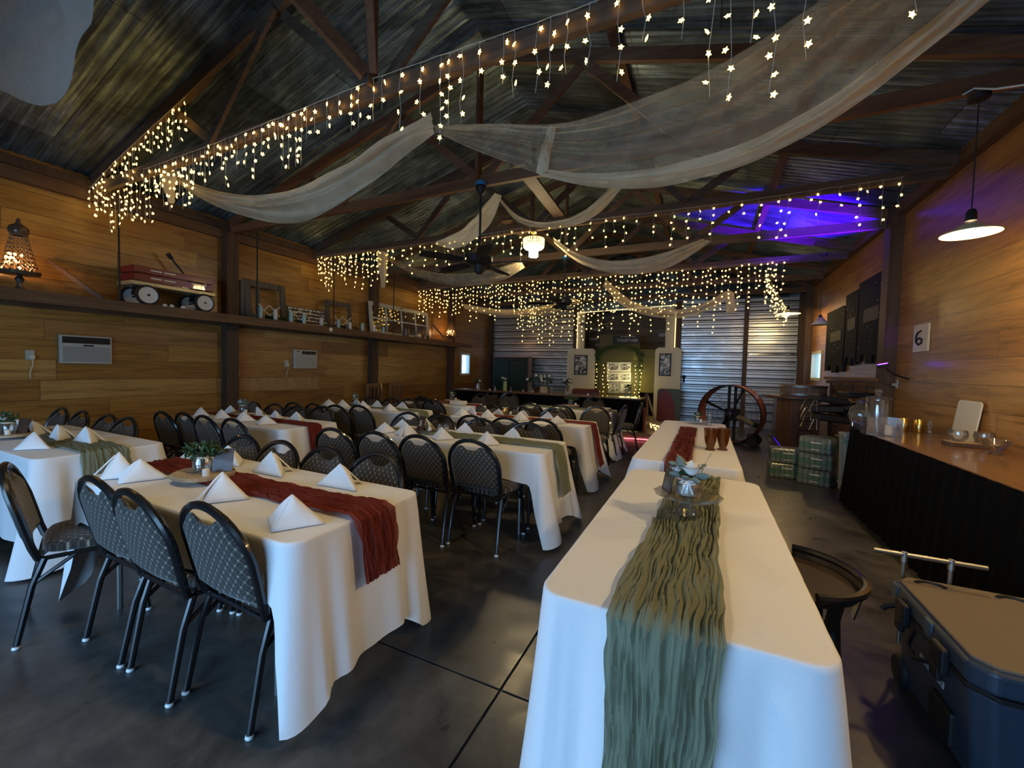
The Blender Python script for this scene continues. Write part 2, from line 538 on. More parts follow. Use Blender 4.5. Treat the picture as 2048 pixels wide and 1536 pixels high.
# ------------------------------------------------------------------ the building
XL, XR, YB, YF = -6.95, 2.25, 12.9, -2.4
ZE = 3.50                      # eaves
XC, ZR = -2.35, 4.92           # ridge
TR = [2.43, 4.03, 5.58, 7.15, 8.75, 10.35, 11.9]


def roof_z(x):
    return ZR - (ZR - ZE - 0.04) * abs(x - XC) / (XR - XC) + 0.0


# floor: dark polished concrete with a saw cut
def floor_mat():
    m_, nt, b = mat('stained_concrete')
    v = coords(nt, (1, 1, 1))
    f = noise_t(nt, v, 0.8, 9, 0.68, 0.6); g = noise_t(nt, v, 6, 7, 0.66, 0.4)
    mm = mathn(nt, 'ADD', mathn(nt, 'MULTIPLY', f, 0.7), mathn(nt, 'MULTIPLY', g, 0.3))
    L(nt, ramp(nt, mm, [(0.36, (0.018, 0.018, 0.018)), (0.50, (0.058, 0.054, 0.050)), (0.64, (0.13, 0.12, 0.105))]), b.inputs['Base Color'])
    L(nt, ramp(nt, g, [(0.3, (0.24,) * 3), (0.7, (0.46,) * 3)]), b.inputs['Roughness'])
    bump(nt, b, g, 0.08, 0.004)
    return m_


FLOOR = floor_mat()
b = MB()
cx_, cy_, g_ = -0.78, 1.62, 0.006          # saw cuts meet near the two front tables
for x0, x1 in ((XL - 0.1, cx_ - g_), (cx_ + g_, XR + 0.1)):
    for y0, y1 in ((YF - 2.5, cy_ - g_), (cy_ + g_, YB + 2.9)):
        b.b2((x0, y0, -0.12), (x1, y1, 0))
b.b2((XL - 0.1, YF - 2.5, -0.13), (XR + 0.1, YB + 2.9, -0.012))
struct('floor', b, FLOOR)

# left wall: boards, far end has a narrow window
wy0, wy1, wz0, wz1 = 11.0, 11.5, 1.22, 1.86
b = MB()
b.b2((XL - 0.12, YF, 0), (XL, wy0, 3.72)); b.b2((XL - 0.12, wy1, 0), (XL, YB + 0.1, 3.72))
b.b2((XL - 0.12, wy0, 0), (XL, wy1, wz0)); b.b2((XL - 0.12, wy0, wz1), (XL, wy1, 3.72))
struct('wall_left', b, M['wall_l'])
b = MB()
for y in (wy0, wy1): b.b2((XL - 0.12, y - 0.03, wz0 - 0.03), (XL + 0.015, y + 0.03, wz1 + 0.03))
for z in (wz0, wz1): b.b2((XL - 0.12, wy0, z - 0.03), (XL + 0.015, wy1, z + 0.03))
w1 = struct('window_1', b, M['white'])
g = MB().b2((XL - 0.07, wy0 + 0.03, wz0 + 0.03), (XL - 0.06, wy1 - 0.03, wz1 - 0.03)).build('pane', M['glass'], w1)
# right wall with its narrow window
qy0, qy1, qz0, qz1 = 10.85, 11.75, 1.38, 1.98
b = MB()
b.b2((XR, YF, 0), (XR + 0.12, qy0, 3.76)); b.b2((XR, qy1, 0), (XR + 0.12, YB + 0.1, 3.76))
b.b2((XR, qy0, 0), (XR + 0.12, qy1, qz0)); b.b2((XR, qy0, qz1), (XR + 0.12, qy1, 3.76))
struct('wall_right', b, M['wall_r'])
b = MB()
for y in (qy0, qy1): b.b2((XR - 0.015, y - 0.03, qz0 - 0.03), (XR + 0.12, y + 0.03, qz1 + 0.03))
for z in (qz0, qz1): b.b2((XR - 0.015, qy0, z - 0.03), (XR + 0.12, qy1, z + 0.03))
w2 = struct('window_2', b, M['cream'])
MB().b2((XR + 0.05, qy0 + 0.03, qz0 + 0.03), (XR + 0.06, qy1 - 0.03, qz1 - 0.03)).build('pane', M['glass'], w2)

# front wall behind the camera with the big open barn door that lets the day in
DX0, DX1, DZ = -4.3, 0.25, 2.3
b = MB()
b.b2((XL - 0.1, YF - 0.12, 0), (DX0, YF, 5.1)); b.b2((DX1, YF - 0.12, 0), (XR + 0.1, YF, 5.1))
b.b2((DX0, YF - 0.12, DZ), (DX1, YF, 5.1))
struct('wall_front', b, M['wall_b'])


# corrugated sheets (real ribs)
def ribbed(y, x0, x1, z0, z1, pitch=0.228, deep=0.045, flip=1, gable=False):
    bb = MB(); zs = []
    z = z0
    prof = [(0.0, 0), (0.30, 0), (0.36, .35), (0.42, 0), (0.60, 0), (0.66, .35), (0.72, 0), (0.86, 0), (0.90, 1), (0.97, 1)]
    while z < z1:
        for t, d in prof:
            if z + t * pitch <= z1: zs.append((z + t * pitch, d * deep))
        z += pitch
    zs.append((z1, 0))

    def fn(i, j):
        zz, d = zs[min(len(zs) - 1, int(round(j * (len(zs) - 1))))]
        a, c = x0, x1
        if gable:
            half = max(0.02, (ZR + 0.05 - zz) / (ZR - ZE - 0.04) * (XR - XC))
            a = max(x0, XC - half); c = min(x1, XC + half)
        return Vector((a + (c - a) * i, y - d, zz))
    bb.grid(fn, 2, len(zs))
    return bb


AX0, AX1, AZ = -3.78, -0.82, 3.30     # alcove opening in the back wall
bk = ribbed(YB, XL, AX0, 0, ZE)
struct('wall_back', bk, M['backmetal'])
b = MB()
b.b2((XL - .1, YB + .06, 0), (AX0 - .02, YB + .14, 5.2)); b.b2((AX1 + .02, YB + .06, 0), (XR + .1, YB + .14, 5.2)); b.b2((AX0 - .02, YB + .06, AZ), (AX1 + .02, YB + .14, 5.2))
struct('wall_back_outer', b, M['post'])
struct('wall_back_gable', ribbed(YB, XL, XR, ZE, ZR + 0.02, gable=True), M['roof'])
struct('wall_back_header', ribbed(YB, AX0, AX1, AZ, ZE), M['roof'])
# sliding metal doors to the right of the alcove
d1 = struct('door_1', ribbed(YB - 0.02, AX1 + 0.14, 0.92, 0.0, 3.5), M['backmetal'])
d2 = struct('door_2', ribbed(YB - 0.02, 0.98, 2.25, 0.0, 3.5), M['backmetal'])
b = MB()
b.lathe([(0.0, 0.0), (0.05, 0.0), (0.05, 0.03), (0, 0.03)], (-0.56, YB - 0.07, 1.33), 12, Matrix.Rotation(R(90), 3, 'X'))
b.box((-0.56, YB - 0.06, 1.24), (0.05, 0.03, 0.16))
b.build('door_latch', M['blackm'], d1)
# chrome outline standing in for daylight leaking round the right door
b = MB()
dx0, dx1, dzt = 1.04, 2.14, 2.0
b.bar((dx0, YB - 0.06, dzt), (dx1 - 0.08, YB - 0.06, dzt), 0.03, 0.035)
b.tube([(dx1 - 0.08, YB - 0.06, dzt), (dx1 - 0.02, YB - 0.06, dzt - 0.03), (dx1, YB - 0.06, dzt - 0.1), (dx1, YB - 0.06, 0.1)], 0.017)
b.build('door_light_leak', M['chrome'], d2)
b = MB()
b.b2((0.90, YB - 0.14, 0), (1.0, YB, 3.5))
struct('trim_1', b, M['post'])
b = MB(); b.b2((2.13, YB - 0.16, 0), (2.25, YB, 3.55)); struct('trim_2', b, M['post'])
b = MB(); b.b2((XL, YB - 0.16, 0), (XL + 0.14, YB, 3.5)); struct('trim_3', b, M['post'])
b = MB(); b.b2((AX0 - 0.10, YB - 0.12, 0), (AX0 + 0.03, YB + 0.02, 3.5)); struct('trim_4', b, M['post'])
b = MB(); b.b2((AX1 - 0.02, YB - 0.12, 0), (AX1 + 0.14, YB + 0.02, 3.5)); struct('trim_5', b, M['post'])
# alcove
YA = 15.4
b = MB()
b.b2((AX0 - 0.3, YA, 0), (AX1 + 0.4, YA + 0.1, 3.6))
b.b2((AX0 - 0.4, YB + 0.03, 0), (AX0 - 0.3, YA + 0.1, 3.6)); b.b2((AX1 + 0.3, YB + 0.03, 0), (AX1 + 0.4, YA + 0.1, 3.6))
struct('wall_alcove', b, M['wall_b'])
b = MB(); b.b2((AX0 - 0.4, YB + 0.03, 3.6), (AX1 + 0.4, YA + 0.1, 3.7)); struct('ceiling_alcove', b, M['darkwood'])


# roof: two corrugated slopes, fine ribs running up the slope
def slope(x0, x1):
    bb = MB(); ny = int((YB + 0.2 - YF) / 0.0225)
    nx = 7

    def fn(i, j):
        x = x0 + (x1 - x0) * i; y = YF + (YB + 0.2 - YF) * j
        k = int(round(j * (ny - 1)))
        seam = 0.006 if i > 0.45 else 0
        return Vector((x, y, roof_z(x) + 0.12 + [0, 0.009, 0.013, 0.009][k % 4] + seam))
    bb.grid(fn, nx, ny)
    return bb


cl = slope(XL - 0.12, XC)
struct('ceiling_left', cl, M['roof'], smooth=True, auto=80)
struct('ceiling_right', slope(XR + 0.12, XC), M['roof'], smooth=True, auto=80)
# closing strips above the walls (wall plates)
b = MB(); b.b2((XL, YF, 3.36), (XL + 0.07, YB, 3.53)); struct('trim_6', b, M['timber_y'])
b = MB(); b.b2((XR - 0.09, YF, 3.56), (XR, YB, 3.72)); struct('trim_7', b, M['timber_y'])
b = MB(); b.b2((XL + 0.07, YF, 3.50), (XL + 0.12, YB, 3.60)); struct('trim_8', b, M['post'])
# purlins carrying the sheets
for k, x in enumerate((-0.9, 0.75)):
    b = MB(); b.b2((x - 0.045, YF, roof_z(x) + 0.06), (x + 0.045, YB, roof_z(x) + 0.115))
    struct('trim_%d' % (9 + k), b, M['timber_y'])
# wall posts
for k, y in enumerate((4.03, 7.15, 10.30, 0.9)):
    b = MB(); b.b2((XL, y - 0.09, 0), (XL + 0.15, y + 0.09, 3.5)); struct('trim_%d' % (20 + k), b, M['post'])
b = MB(); b.b2((XR - 0.14, 7.0, 0), (XR, 7.22, 3.7)); struct('trim_24', b, M['post'])
b = MB(); b.b2((XR - 0.14, 11.85, 0), (XR, 12.05, 3.7)); struct('trim_25', b, M['post'])

ORD = ['nearest the camera', 'second from the camera', 'third from the camera', 'fourth from the camera', 'fifth from the camera', 'sixth from the camera', 'farthest, by the metal back wall']


def truss(y, k):
    lab = ['rough timber roof truss nearest the camera, star lights along its bottom chord',
           'timber roof truss second from the camera, holding the front ceiling fan',
           'timber roof truss third from the camera, crystal chandelier under its middle',
           'timber roof truss fourth from the camera, with the second ceiling fan',
           'timber roof truss fifth from the camera, thick star light curtain hung below',
           'timber roof truss sixth from the camera, with the farthest ceiling fan',
           'timber roof truss farthest from the camera, beside the metal back wall'][k]
    t = thing('roof_truss', lab, 'truss', (XC, y, 3.45), 0, 'timber roof trusses')
    hw = XR - XC - 0.1; rz0 = 0.07
    T = M['timber'] if k != 1 else M['timber_o']
    h = ZR - 3.45 - 0.08
    MB().bar((-hw - 0.1, 0, 0.055), (hw - 0.05, 0, 0.055), 0.05, 0.12).build('bottom_chord', T, t)
    MB().bar((-hw - 0.15, 0, rz0 + 0.06), (0, 0, h), 0.05, 0.12).build('rafter', T, t)
    MB().bar((hw + 0.02, 0, rz0 + 0.10), (0, 0, h), 0.05, 0.12).build('rafter', T, t)
    MB().bar((0, -0.04, 0.08), (0, -0.04, h), 0.035, 0.09).build('king_post', T, t)
    for s in (-1, 1):
        MB().bar((0.03 * s, 0.04, 0.10), (1.12 * s, 0.04, h - 1.12 * (h - .1) / hw - 0.03), 0.035, 0.09).build('web', T, t)
        MB().bar((1.12 * s, -0.04, h - 1.12 * (h - .1) / hw - 0.03), (2.05 * s, -0.04, 0.1), 0.035, 0.09).build('web', T, t)
        MB().bar((2.05 * s, 0.04, 0.1), (2.75 * s, 0.04, h - 2.75 * (h - .1) / hw - 0.03), 0.035, 0.09).build('web', T, t)
    return t


for k, y in enumerate(TR): truss(y, k)
# sway braces running from the front truss up to the ridge
for nm, p0, p1 in (('thick sway brace leaning left above the middle of the front truss', (XC - 0.02, TR[0] - 0.08, 3.60), (XC - 0.75, 1.1, 4.62)),
                   ('thick sway brace leaning right above the middle of the front truss', (XC + 0.06, TR[0] - 0.08, 3.60), (XC + 0.72, 1.5, 4.62))):
    b = MB().bar(p0, p1, 0.05, 0.10)
    tag(b.build('sway_brace', M['timber_o']), nm, 'brace', 'sway braces')
b = MB().bar((XL + 2.0, TR[0] + 0.03, 4.13), (XL + 2.45, TR[0] + 0.03, 4.27), 0.04, 0.12)
tag(b.build('splice_board', M['timber']), 'short splice board nailed on the left rafter of the front truss', 'board')
# rough planks laid on the chords in the middle of the room
for i, (x, y0, y1) in enumerate(((-1.9, 3.7, 5.7), (-2.75, 5.4, 7.3))):
    b = MB().box((x, (y0 + y1) / 2, 3.60), (0.16, y1 - y0, 0.03), rz=0.05)
    tag(b.build('loose_plank', M['post']), ['loose plank lying across the second and third trusses', 'loose plank lying across the third and fourth trusses'][i], 'plank')

# ------------------------------------------------------------------ the stage at the back
b = MB()
b.b2((XL + 0.01, 8.95, 0.001), (-0.85, YB - 0.17, 0.15))
tag(b.build('stage_platform', wood('stage_floor', (0.12, 0.085, 0.05), (0.22, 0.16, 0.10), 0.5, 'X'), bevel=0.01), 'low wooden stage platform under the back bar with a glowing front edge', 'stage')
b = MB(); b.tube([(-1.85, 8.93, 0.03), (-1.5, 8.92, 0.02), (-1.2, 8.93, 0.03), (-0.9, 8.93, 0.035)], 0.014, 6)
tag(b.build('led_strip', M['pink']), 'glowing pink light strip along the foot of the stage', 'light strip')
# ------------------------------------------------------------------ banquet chairs
def back_y(z): return -0.195 - 0.095 * max(0.0, (z - 0.42)) / 0.42


def make_chair(label, group):
    t = thing('banquet_chair', label, 'chair', (0, 0, 0), 0, group)
    t.scale = (1.12, 1.08, 1.06)
    # seat cushion
    b = MB()
    n = 28; rows = []
    for sc, z in ((0.90, .405), (1.0, .415), (1.0, .445), (0.93, .463), (0.6, .47), (0.0, .472)):
        ring = []
        for k in range(n):
            a = 2 * PI * k / n; c, s_ = math.cos(a), math.sin(a)
            e = 0.45
            x = 0.205 * math.copysign(abs(c) ** e, c); y = 0.195 * math.copysign(abs(s_) ** e, s_)
            x *= 1 - 0.10 * (y < 0)
            ring.append(Vector((x * sc, y * sc + 0.015, z)))
        rows.append(ring)
    vs = [p for r in rows for p in r]
    fs = [(j * n + i, j * n + (i + 1) % n, (j + 1) * n + (i + 1) % n, (j + 1) * n + i) for j in range(len(rows) - 1) for i in range(n)]
    fs.append(tuple(range(n - 1, -1, -1)))
    b.add(vs, fs); b.build('seat', M['fab_xy'], t, smooth=True, auto=60)

    # upholstered back with the hand gap under the arch
    def top(x): return 0.635 + 0.172 * math.sqrt(max(0, 1 - (x / 0.1955) ** 2)) - 0.050 * math.exp(-(x / 0.062) ** 4)
    b = MB(); nu, nv = 25, 14

    def side(s):
        def fn(i, j):
            x = -0.190 + 0.380 * i; zt = top(x); zb = 0.462
            z = zb + (zt - zb) * j
            edge = min(1, 8 * min(i, 1 - i), 8 * min(j, 1 - j)) ** 0.5
            return Vector((x * (0.95 + .05 * min(1, (z - .46) / .15)), back_y(z) - 0.018 * (1 - (x / 0.2) ** 2) + s * (0.003 + 0.017 * edge), z))
        return fn
    n0 = len(b.v); b.grid(side(1), nu, nv); b.grid(side(-1), nu, nv)
    loop = [i for i in range(nu)] + [j * nu + nu - 1 for j in range(1, nv)] + [(nv - 1) * nu + i for i in range(nu - 2, -1, -1)] + [j * nu for j in range(nv - 2, 0, -1)]
    k = nu * nv
    for a, c in zip(loop, loop[1:] + loop[:1]): b.f.append((a, c, c + k, a + k))
    b.build('backrest', M['fab_xz'], t, smooth=True, auto=60)
    # arched tube frame
    pts = [Vector((-0.185, -0.185, 0.40)), Vector((-0.197, back_y(.46), 0.46)), Vector((-0.203, back_y(.55), 0.55)), Vector((-0.205, back_y(.635), 0.635))]
    for k in range(1, 16):
        a = PI - PI * k / 16
        z = 0.635 + 0.197 * math.sin(a); pts.append(Vector((0.205 * math.cos(a), back_y(z) - 0.012 * math.sin(a), z)))
    pts += [Vector((-p.x, p.y, p.z)) for p in pts[3::-1]]
    b = MB(); b.tube(pts, 0.0155, 8); b.build('back_frame', M['black'], t, smooth=True)
    # seat frame
    b = MB()
    ring = [(-.185, -.185, .398), (-.195, 0, .398), (-.185, .17, .398), (-.12, .20, .398), (.12, .20, .398), (.185, .17, .398), (.195, 0, .398), (.185, -.185, .398)]
    b.tube(ring, 0.011, 6, closed=True)
    for s in (-1, 1): b.tube([(.190 * s, -.06, .395), (.195 * s, -.2, .29)], 0.009, 6)
    for s in (-1, 1): b.tube([(.190 * s, .06, .395), (.193 * s, .165, .30)], 0.009, 6)
    b.build('seat_frame', M['black'], t, smooth=True)
    for sx in (-1, 1):
        for sy in (-1, 1):
            b = MB()
            if sy < 0: pts = [(.188 * sx, -.165, .40), (.195 * sx, -.205, .28), (.203 * sx, -.255, .012)]
            else: pts = [(.188 * sx, .145, .40), (.195 * sx, .175, .28), (.200 * sx, .20, .012)]
            b.tube(pts, [0.0135, 0.013, 0.012], 8)
            lg = b.build('leg', M['black'], t, smooth=True)
            g = MB(); g.lathe([(0, 0.001), (0.013, 0.001), (0.0155, 0.006), (0.0125, 0.016), (0, 0.018)], (pts[-1][0], pts[-1][1], 0), 10)
            g.build('glide', M['glide'], lg, smooth=True)
    return t


chair_proto = None
CH_N = 0


def chair(x, y, rz, label, group):
    global chair_proto
    if chair_proto is None:
        chair_proto = make_chair(label, group); freeze(chair_proto)
        chair_proto.location = (x, y, 0); chair_proto.rotation_euler = (0, 0, rz)
        return chair_proto
    return dup(chair_proto, (x, y, 0), rz, label, group)


# ------------------------------------------------------------------ tablecloths, runners, napkins
ZT = 0.75


def make_table(x0, x1, y0, y1, label, rz=0):
    """folding table that carries the cloth"""
    t = thing('folding_table', label, 'table', ((x0 + x1) / 2, (y0 + y1) / 2, 0), rz, 'folding banquet tables')
    w, d = x1 - x0 - 0.02, y1 - y0 - 0.02
    MB().box((0, 0, ZT - 0.025), (w, d, 0.03)).build('tabletop', M['grey'], t, bevel=0.01)
    lx, ly = w / 2 - 0.22, d / 2 - 0.10
    if d > w: lx, ly = w / 2 - 0.10, d / 2 - 0.22
    for sx in (-1, 1):
        for sy in (-1, 1):
            MB().cyl((lx * sx, ly * sy, 0.0), (lx * sx, ly * sy, ZT - 0.04), 0.014, n=8).build('leg', M['steel'], t, smooth=True)
    return t


def cloth_skirt(x0, x1, y0, y1, drop, label, seed, group, flare=0.10, fold=0.028, corner=0.12, lift=None, longside=False):
    """drop = (near -y, right +x, far +y, left -x) hem drops"""
    rr = random.Random(seed)
    w, d = (x1 - x0) / 2 + 0.004, (y1 - y0) / 2 + 0.004
    cx, cy = (x0 + x1) / 2, (y0 + y1) / 2
    rc = 0.07
    per = []       # (x,y,nx,ny,cornerness)
    step = 0.022
    def edge(xa, ya, xb, yb, nx, ny):
        Ln = math.hypot(xb - xa, yb - ya); k = max(2, int(Ln / step))
        for i in range(k):
            t = i / k; per.append((xa + (xb - xa) * t, ya + (yb - ya) * t, nx, ny, 0.0))
    def arc(ax_, ay_, a0):
        for i in range(10):
            a = a0 + PI / 2 * i / 10
            per.append((ax_ + rc * math.cos(a), ay_ + rc * math.sin(a), math.cos(a), math.sin(a), math.sin(2 * (a - a0)) ** 1))
    edge(-w + rc, -d, w - rc, -d, 0, -1); arc(w - rc, -d + rc, -PI / 2)
    edge(w, -d + rc, w, d - rc, 1, 0); arc(w - rc, d - rc, 0)
    edge(w - rc, d, -w + rc, d, 0, 1); arc(-w + rc, d - rc, PI / 2)
    edge(-w, d - rc, -w, -d + rc, -1, 0); arc(-w + rc, -d + rc, PI)
    n = len(per)
    corners = [(w, -d), (w, d), (-w, d), (-w, -d)]
    D = []; A = []
    ph = rr.random() * 10
    for i, (x, y, nx, ny, c) in enumerate(per):
        wt = [max(0, -ny) ** 2, max(0, nx) ** 2, max(0, ny) ** 2, max(0, -nx) ** 2]
        dr = sum(a * b_ for a, b_ in zip(wt, drop))
        dist = min(math.hypot(x - a, y - b_) for a, b_ in corners)
        cn = math.exp(-(dist / (0.13 if abs(nx) > .5 or not longside else 0.05)) ** 2)
        mx = 0.735
        dr = dr + (mx - dr) * cn
        dr += 0.012 * math.sin(i * 0.23 + ph)
        if lift: dr = lift(x + cx, y + cy, dr)
        D.append(min(0.738, dr)); A.append(cn)
    vs = []; lv = [0, .004, .012, .025, .06, .13, .22, .33, .45, .58, .70, .82, .92, 1.0]
    k1, k2 = 2 * PI / rr.uniform(.24, .30), 2 * PI / rr.uniform(.13, .17)
    dist = 0; S = []
    for i in range(n):
        S.append(dist); a, c = per[i], per[(i + 1) % n]
        dist += math.hypot(a[0] - c[0], a[1] - c[1])
    # top rings
    rings = []
    for s in (0.0, .5, .9, .985):
        rings.append([Vector((cx + p[0] * s, cy + p[1] * s, ZT + 0.0035 + 0.0012 * noise.noise(Vector((p[0] * s * 6 + seed, p[1] * s * 6, 0))))) for p in per])
    for t in lv:
        ring = []
        for i, (x, y, nx, ny, c) in enumerate(per):
            dz = D[i] * t
            soft = min(1, dz / 0.012)
            out = 0.010 * math.sin(soft * PI / 2)
            tt = dz / 0.74
            fo = (math.sin(S[i] * k1 + ph + 1.2 * noise.noise(Vector((S[i] * 1.3, seed, 0)))) * 0.7 + math.sin(S[i] * k2 + ph * 2) * 0.3)
            amp = fold * (0.25 + 0.75 * tt) * min(1, dz / 0.10) * (1 - .5 * A[i])
            fk = 1.0 if not longside or abs(nx) > .5 else (0.12 + 0.88 * A[i])
            out += fk * (flare * tt * (0.6 + 0.4 * tt) + amp * (fo + 0.6)) + A[i] * (corner if flare > .06 else 0.035) * tt
            # vertical pleats beside the corners
            cz = A[i] * (1 - A[i]) * 4
            side = 0.02 * cz * tt * math.sin(S[i] * 55)
            z = ZT + 0.0035 - (0.010 * (1 - math.cos(soft * PI / 2)) if dz < 0.012 else dz)
            ring.append(Vector((cx + x + nx * (out + side), cy + y + ny * (out + side), max(0.012, z))))
        rings.append(ring)
    b = MB(); vs = [p for r in rings for p in r]
    fs = [(j * n + i, j * n + (i + 1) % n, (j + 1) * n + (i + 1) % n, (j + 1) * n + i) for j in range(len(rings) - 1) for i in range(n)]
    b.add(vs, [f[::-1] for f in fs])
    o = b.build('tablecloth', M['cloth'], None, smooth=True, auto=75)
    return tag(o, label, 'tablecloth', group)


def runner(p0, p1, width, mat_, label, seed, end0=None, end1=None, wob=0.012, group='gauze table runners', flare=0.10, ease=0.012, sway=0.0):
    """strip along p0->p1 (on the table top), end drops hang over the edges: end=(drop length)"""
    rr = random.Random(seed)
    p0 = Vector((*p0, 0)); p1 = Vector((*p1, 0)); d = (p1 - p0); Ln = d.length; d.normalize(); s = Vector((-d.y, d.x, 0))
    path = []
    def hang(drop, base, sgn, rev):
        out = []
        k = max(4, int(drop / 0.03))
        for i in range(k + 1):
            dz = drop * i / k; tt = dz / 0.74
            o_ = ease + 0.016 + flare * tt * (0.6 + 0.4 * tt) + 0.030 * min(1, dz / .1) * (.25 + .75 * tt) * 1.6
            out.append((base + d * sgn * o_, ZT + 0.006 - dz, 1))
        return out[::-1] if rev else out
    if end0: path += hang(end0, p0, -1, True)
    k = int(Ln / 0.03)
    path += [(p0 + d * (Ln * i / k), ZT + 0.006, 0) for i in range(k + 1)]
    if end1: path += hang(end1, p1, 1, False)
    nj = len(path); nu = 128
    seg = [0]
    for a, c in zip(path, path[1:]): seg.append(seg[-1] + math.hypot((a[0] - c[0]).length, a[1] - c[1]))
    T = seg[-1]

    def fn(i, j):
        jj = int(round(j * (nj - 1))); p, z, hg = path[jj]; q = seg[jj]
        u = i * 2 - 1
        wv = width / 2 * (1 + 0.16 * noise.noise(Vector((q * 1.7, seed, 3))) + 0.06 * noise.noise(Vector((q * 9, seed, math.copysign(5, u)))))
        if hg: wv *= 1.04
        wq = noise.noise(Vector((q * 6, seed, u * 1.5)))
        k1 = 1 - 2.6 * abs(noise.noise(Vector((u * 8.5 + 1.3 * wq, q * 1.9, seed))))
        k2 = 1 - 2.6 * abs(noise.noise(Vector((u * 17 + 1.8 * wq, q * 5.0, seed + 9))))
        cr = 0.62 * k1 + 0.38 * k2
        h = 0.002 + wob * max(0, cr + .25) * 0.75
        c = sway * math.sin(q * 2.3 + seed)
        pos = p + s * (u * wv + 0.006 * cr + c)
        if hg:
            sg = -1 if jj < nj / 2 else 1
            pos = pos + d * sg * h
            return Vector((pos.x, pos.y, z))
        return Vector((pos.x, pos.y, z + h))
    b = MB(); b.grid(fn, nu, nj)
    o = b.build('table_runner', mat_, None, smooth=True, auto=80)
    return tag(o, label, 'table runner', group)


nap_proto = []
for v in range(4):
    rr = random.Random(30 + v)
    b = MB(); hgt = 0.108 + 0.007 * v
    A_ = Vector((0.0, 0.02, hgt))
    # folded pyramid: two leaning faces meeting in a front ridge, side wings touching the table, open at the back
    fl = Vector((-0.135, 0.045, 0.0)); fr = Vector((0.135, 0.045, 0.0)); ff = Vector((0.015 * (v - 1.5), -0.085, 0.0)); bl = Vector((-0.03, 0.07, 0.0)); br_ = Vector((0.03, 0.075, 0.0))

    def face(P, Q, bulge, nn=9):
        """triangular sheet from apex A_ down to base edge P-Q"""
        def fn(i, j):
            e = P.lerp(Q, i); p = A_.lerp(e, j)
            n_ = (P - A_).cross(Q - A_).normalized()
            return p + n_ * bulge * math.sin(PI * i) * math.sin(PI * min(1, j * 0.9 + .05)) + Vector((0, 0, 0.001))
        return fn
    for P, Q, bl_ in ((fl, ff, 0.014), (ff, fr, 0.012), (fr, fl, -0.006)):
        b.grid(face(P, Q, bl_), 9, 9)
    if v >= 2:     # an inner flap peeking out at the front
        b.grid(lambda i, j: (A_ + Vector((0, -0.012, -0.01))).lerp(Vector((-0.06 + 0.05 * i, -0.075 - 0.03 * i, 0.002)), j) + Vector((0, -0.008 * math.sin(PI * i), 0)), 7, 7)
    me = b.build('folded_napkin', M['napkin'], None, smooth=True, auto=50, solid=0.0022, off=-1)
    nap_proto.append(me)
NAPUSED = [False] * 4


def napkin(px, py, rz, label, group, v=0, sc=1.0, z=ZT + 0.006):
    p = az(px, py, ZT)
    if not NAPUSED[v]: o = nap_proto[v]; NAPUSED[v] = True
    else:
        o = nap_proto[v].copy(); COL.objects.link(o)
    o.location = (p.x, p.y, z); o.rotation_euler = (0, 0, rz); o.scale = (sc, sc, sc)
    return tag(o, label, 'napkin', group)


# --- the tables -------------------------------------------------------------
TB = {
    'A': (-0.44, 0.32, 1.20, 3.03), 'B': (-0.50, 0.26, 3.40, 6.35),
    'L1': (-3.25, -1.41, 1.05, 1.82), 'LL': (-5.90, -4.06, 1.12, 1.85),
    'R2': (-5.80, -3.93, 2.82, 3.52), 'T5': (-3.10, -1.19, 3.13, 3.80),
    'T6': (-3.25, -1.31, 4.87, 5.52), 'R3': (-5.75, -3.86, 4.72, 5.32),
    'R4': (-5.30, -3.75, 6.15, 6.85), 'T7': (-3.05, -1.40, 6.75, 7.40),
}
NM = {'A': 'right foreground table with the sage runner', 'B': 'table with amber glasses behind the right foreground table',
      'L1': 'left foreground table with the rust runner', 'LL': 'far left table at the picture edge',
      'R2': 'wall-side rust-runner table in the second row', 'T5': 'number five sage-runner table in the second row',
      'T6': 'aisle-side rust-runner table in the third row', 'R3': 'wall-side sage-runner table in the third row',
      'R4': 'wall-side table right in front of the back bar', 'T7': 'aisle-side table right in front of the back bar'}
SN = {'L1': 'front left table', 'LL': 'far left edge table', 'R2': 'second-row wall table', 'T5': 'second-row number five table', 'T6': 'third-row aisle table', 'R3': 'third-row wall table'}
GC = 'white floor-length tablecloths'
spec = {  # drops near,right,far,left ; flare
    'A': ((0.70, 0.42, 0.45, 0.46), 0.045), 'B': ((0.66, 0.50, 0.40, 0.55), 0.11),
    'L1': ((0.24, 0.60, 0.24, 0.42), 0.05), 'LL': ((0.62, 0.66, 0.24, 0.6), 0.08),
    'R2': ((0.25, 0.64, 0.24, 0.62), 0.11), 'T5': ((0.25, 0.62, 0.24, 0.6), 0.08),
    'T6': ((0.25, 0.60, 0.24, 0.6), 0.10), 'R3': ((0.25, 0.6, 0.24, 0.6), 0.08), 'R4': ((0.5, 0.6, 0.3, 0.5), 0.1), 'T7': ((0.5, 0.6, 0.3, 0.5), 0.1)}
for i, (k, (x0, x1, y0, y1)) in enumerate(TB.items()):
    make_table(x0, x1, y0, y1, 'folding table under the cloth of the ' + NM[k])
    dr, fl = spec[k]
    lab = {'A': 'white tablecloth on the right foreground table, sage runner over its front', 'B': 'white tablecloth on the table behind, under two amber glasses'}.get(k, 'white tablecloth on the ' + NM[k])
    cloth_skirt(x0, x1, y0, y1, dr, lab, 11 + i * 7, GC, flare=fl, lift=(lambda X, Y, d: min(d, 0.11 + 1.2 * max(0, abs(Y - 2.06) - 0.30)) if X > 0.2 else d) if k == 'A' else None, longside=k not in 'AB')

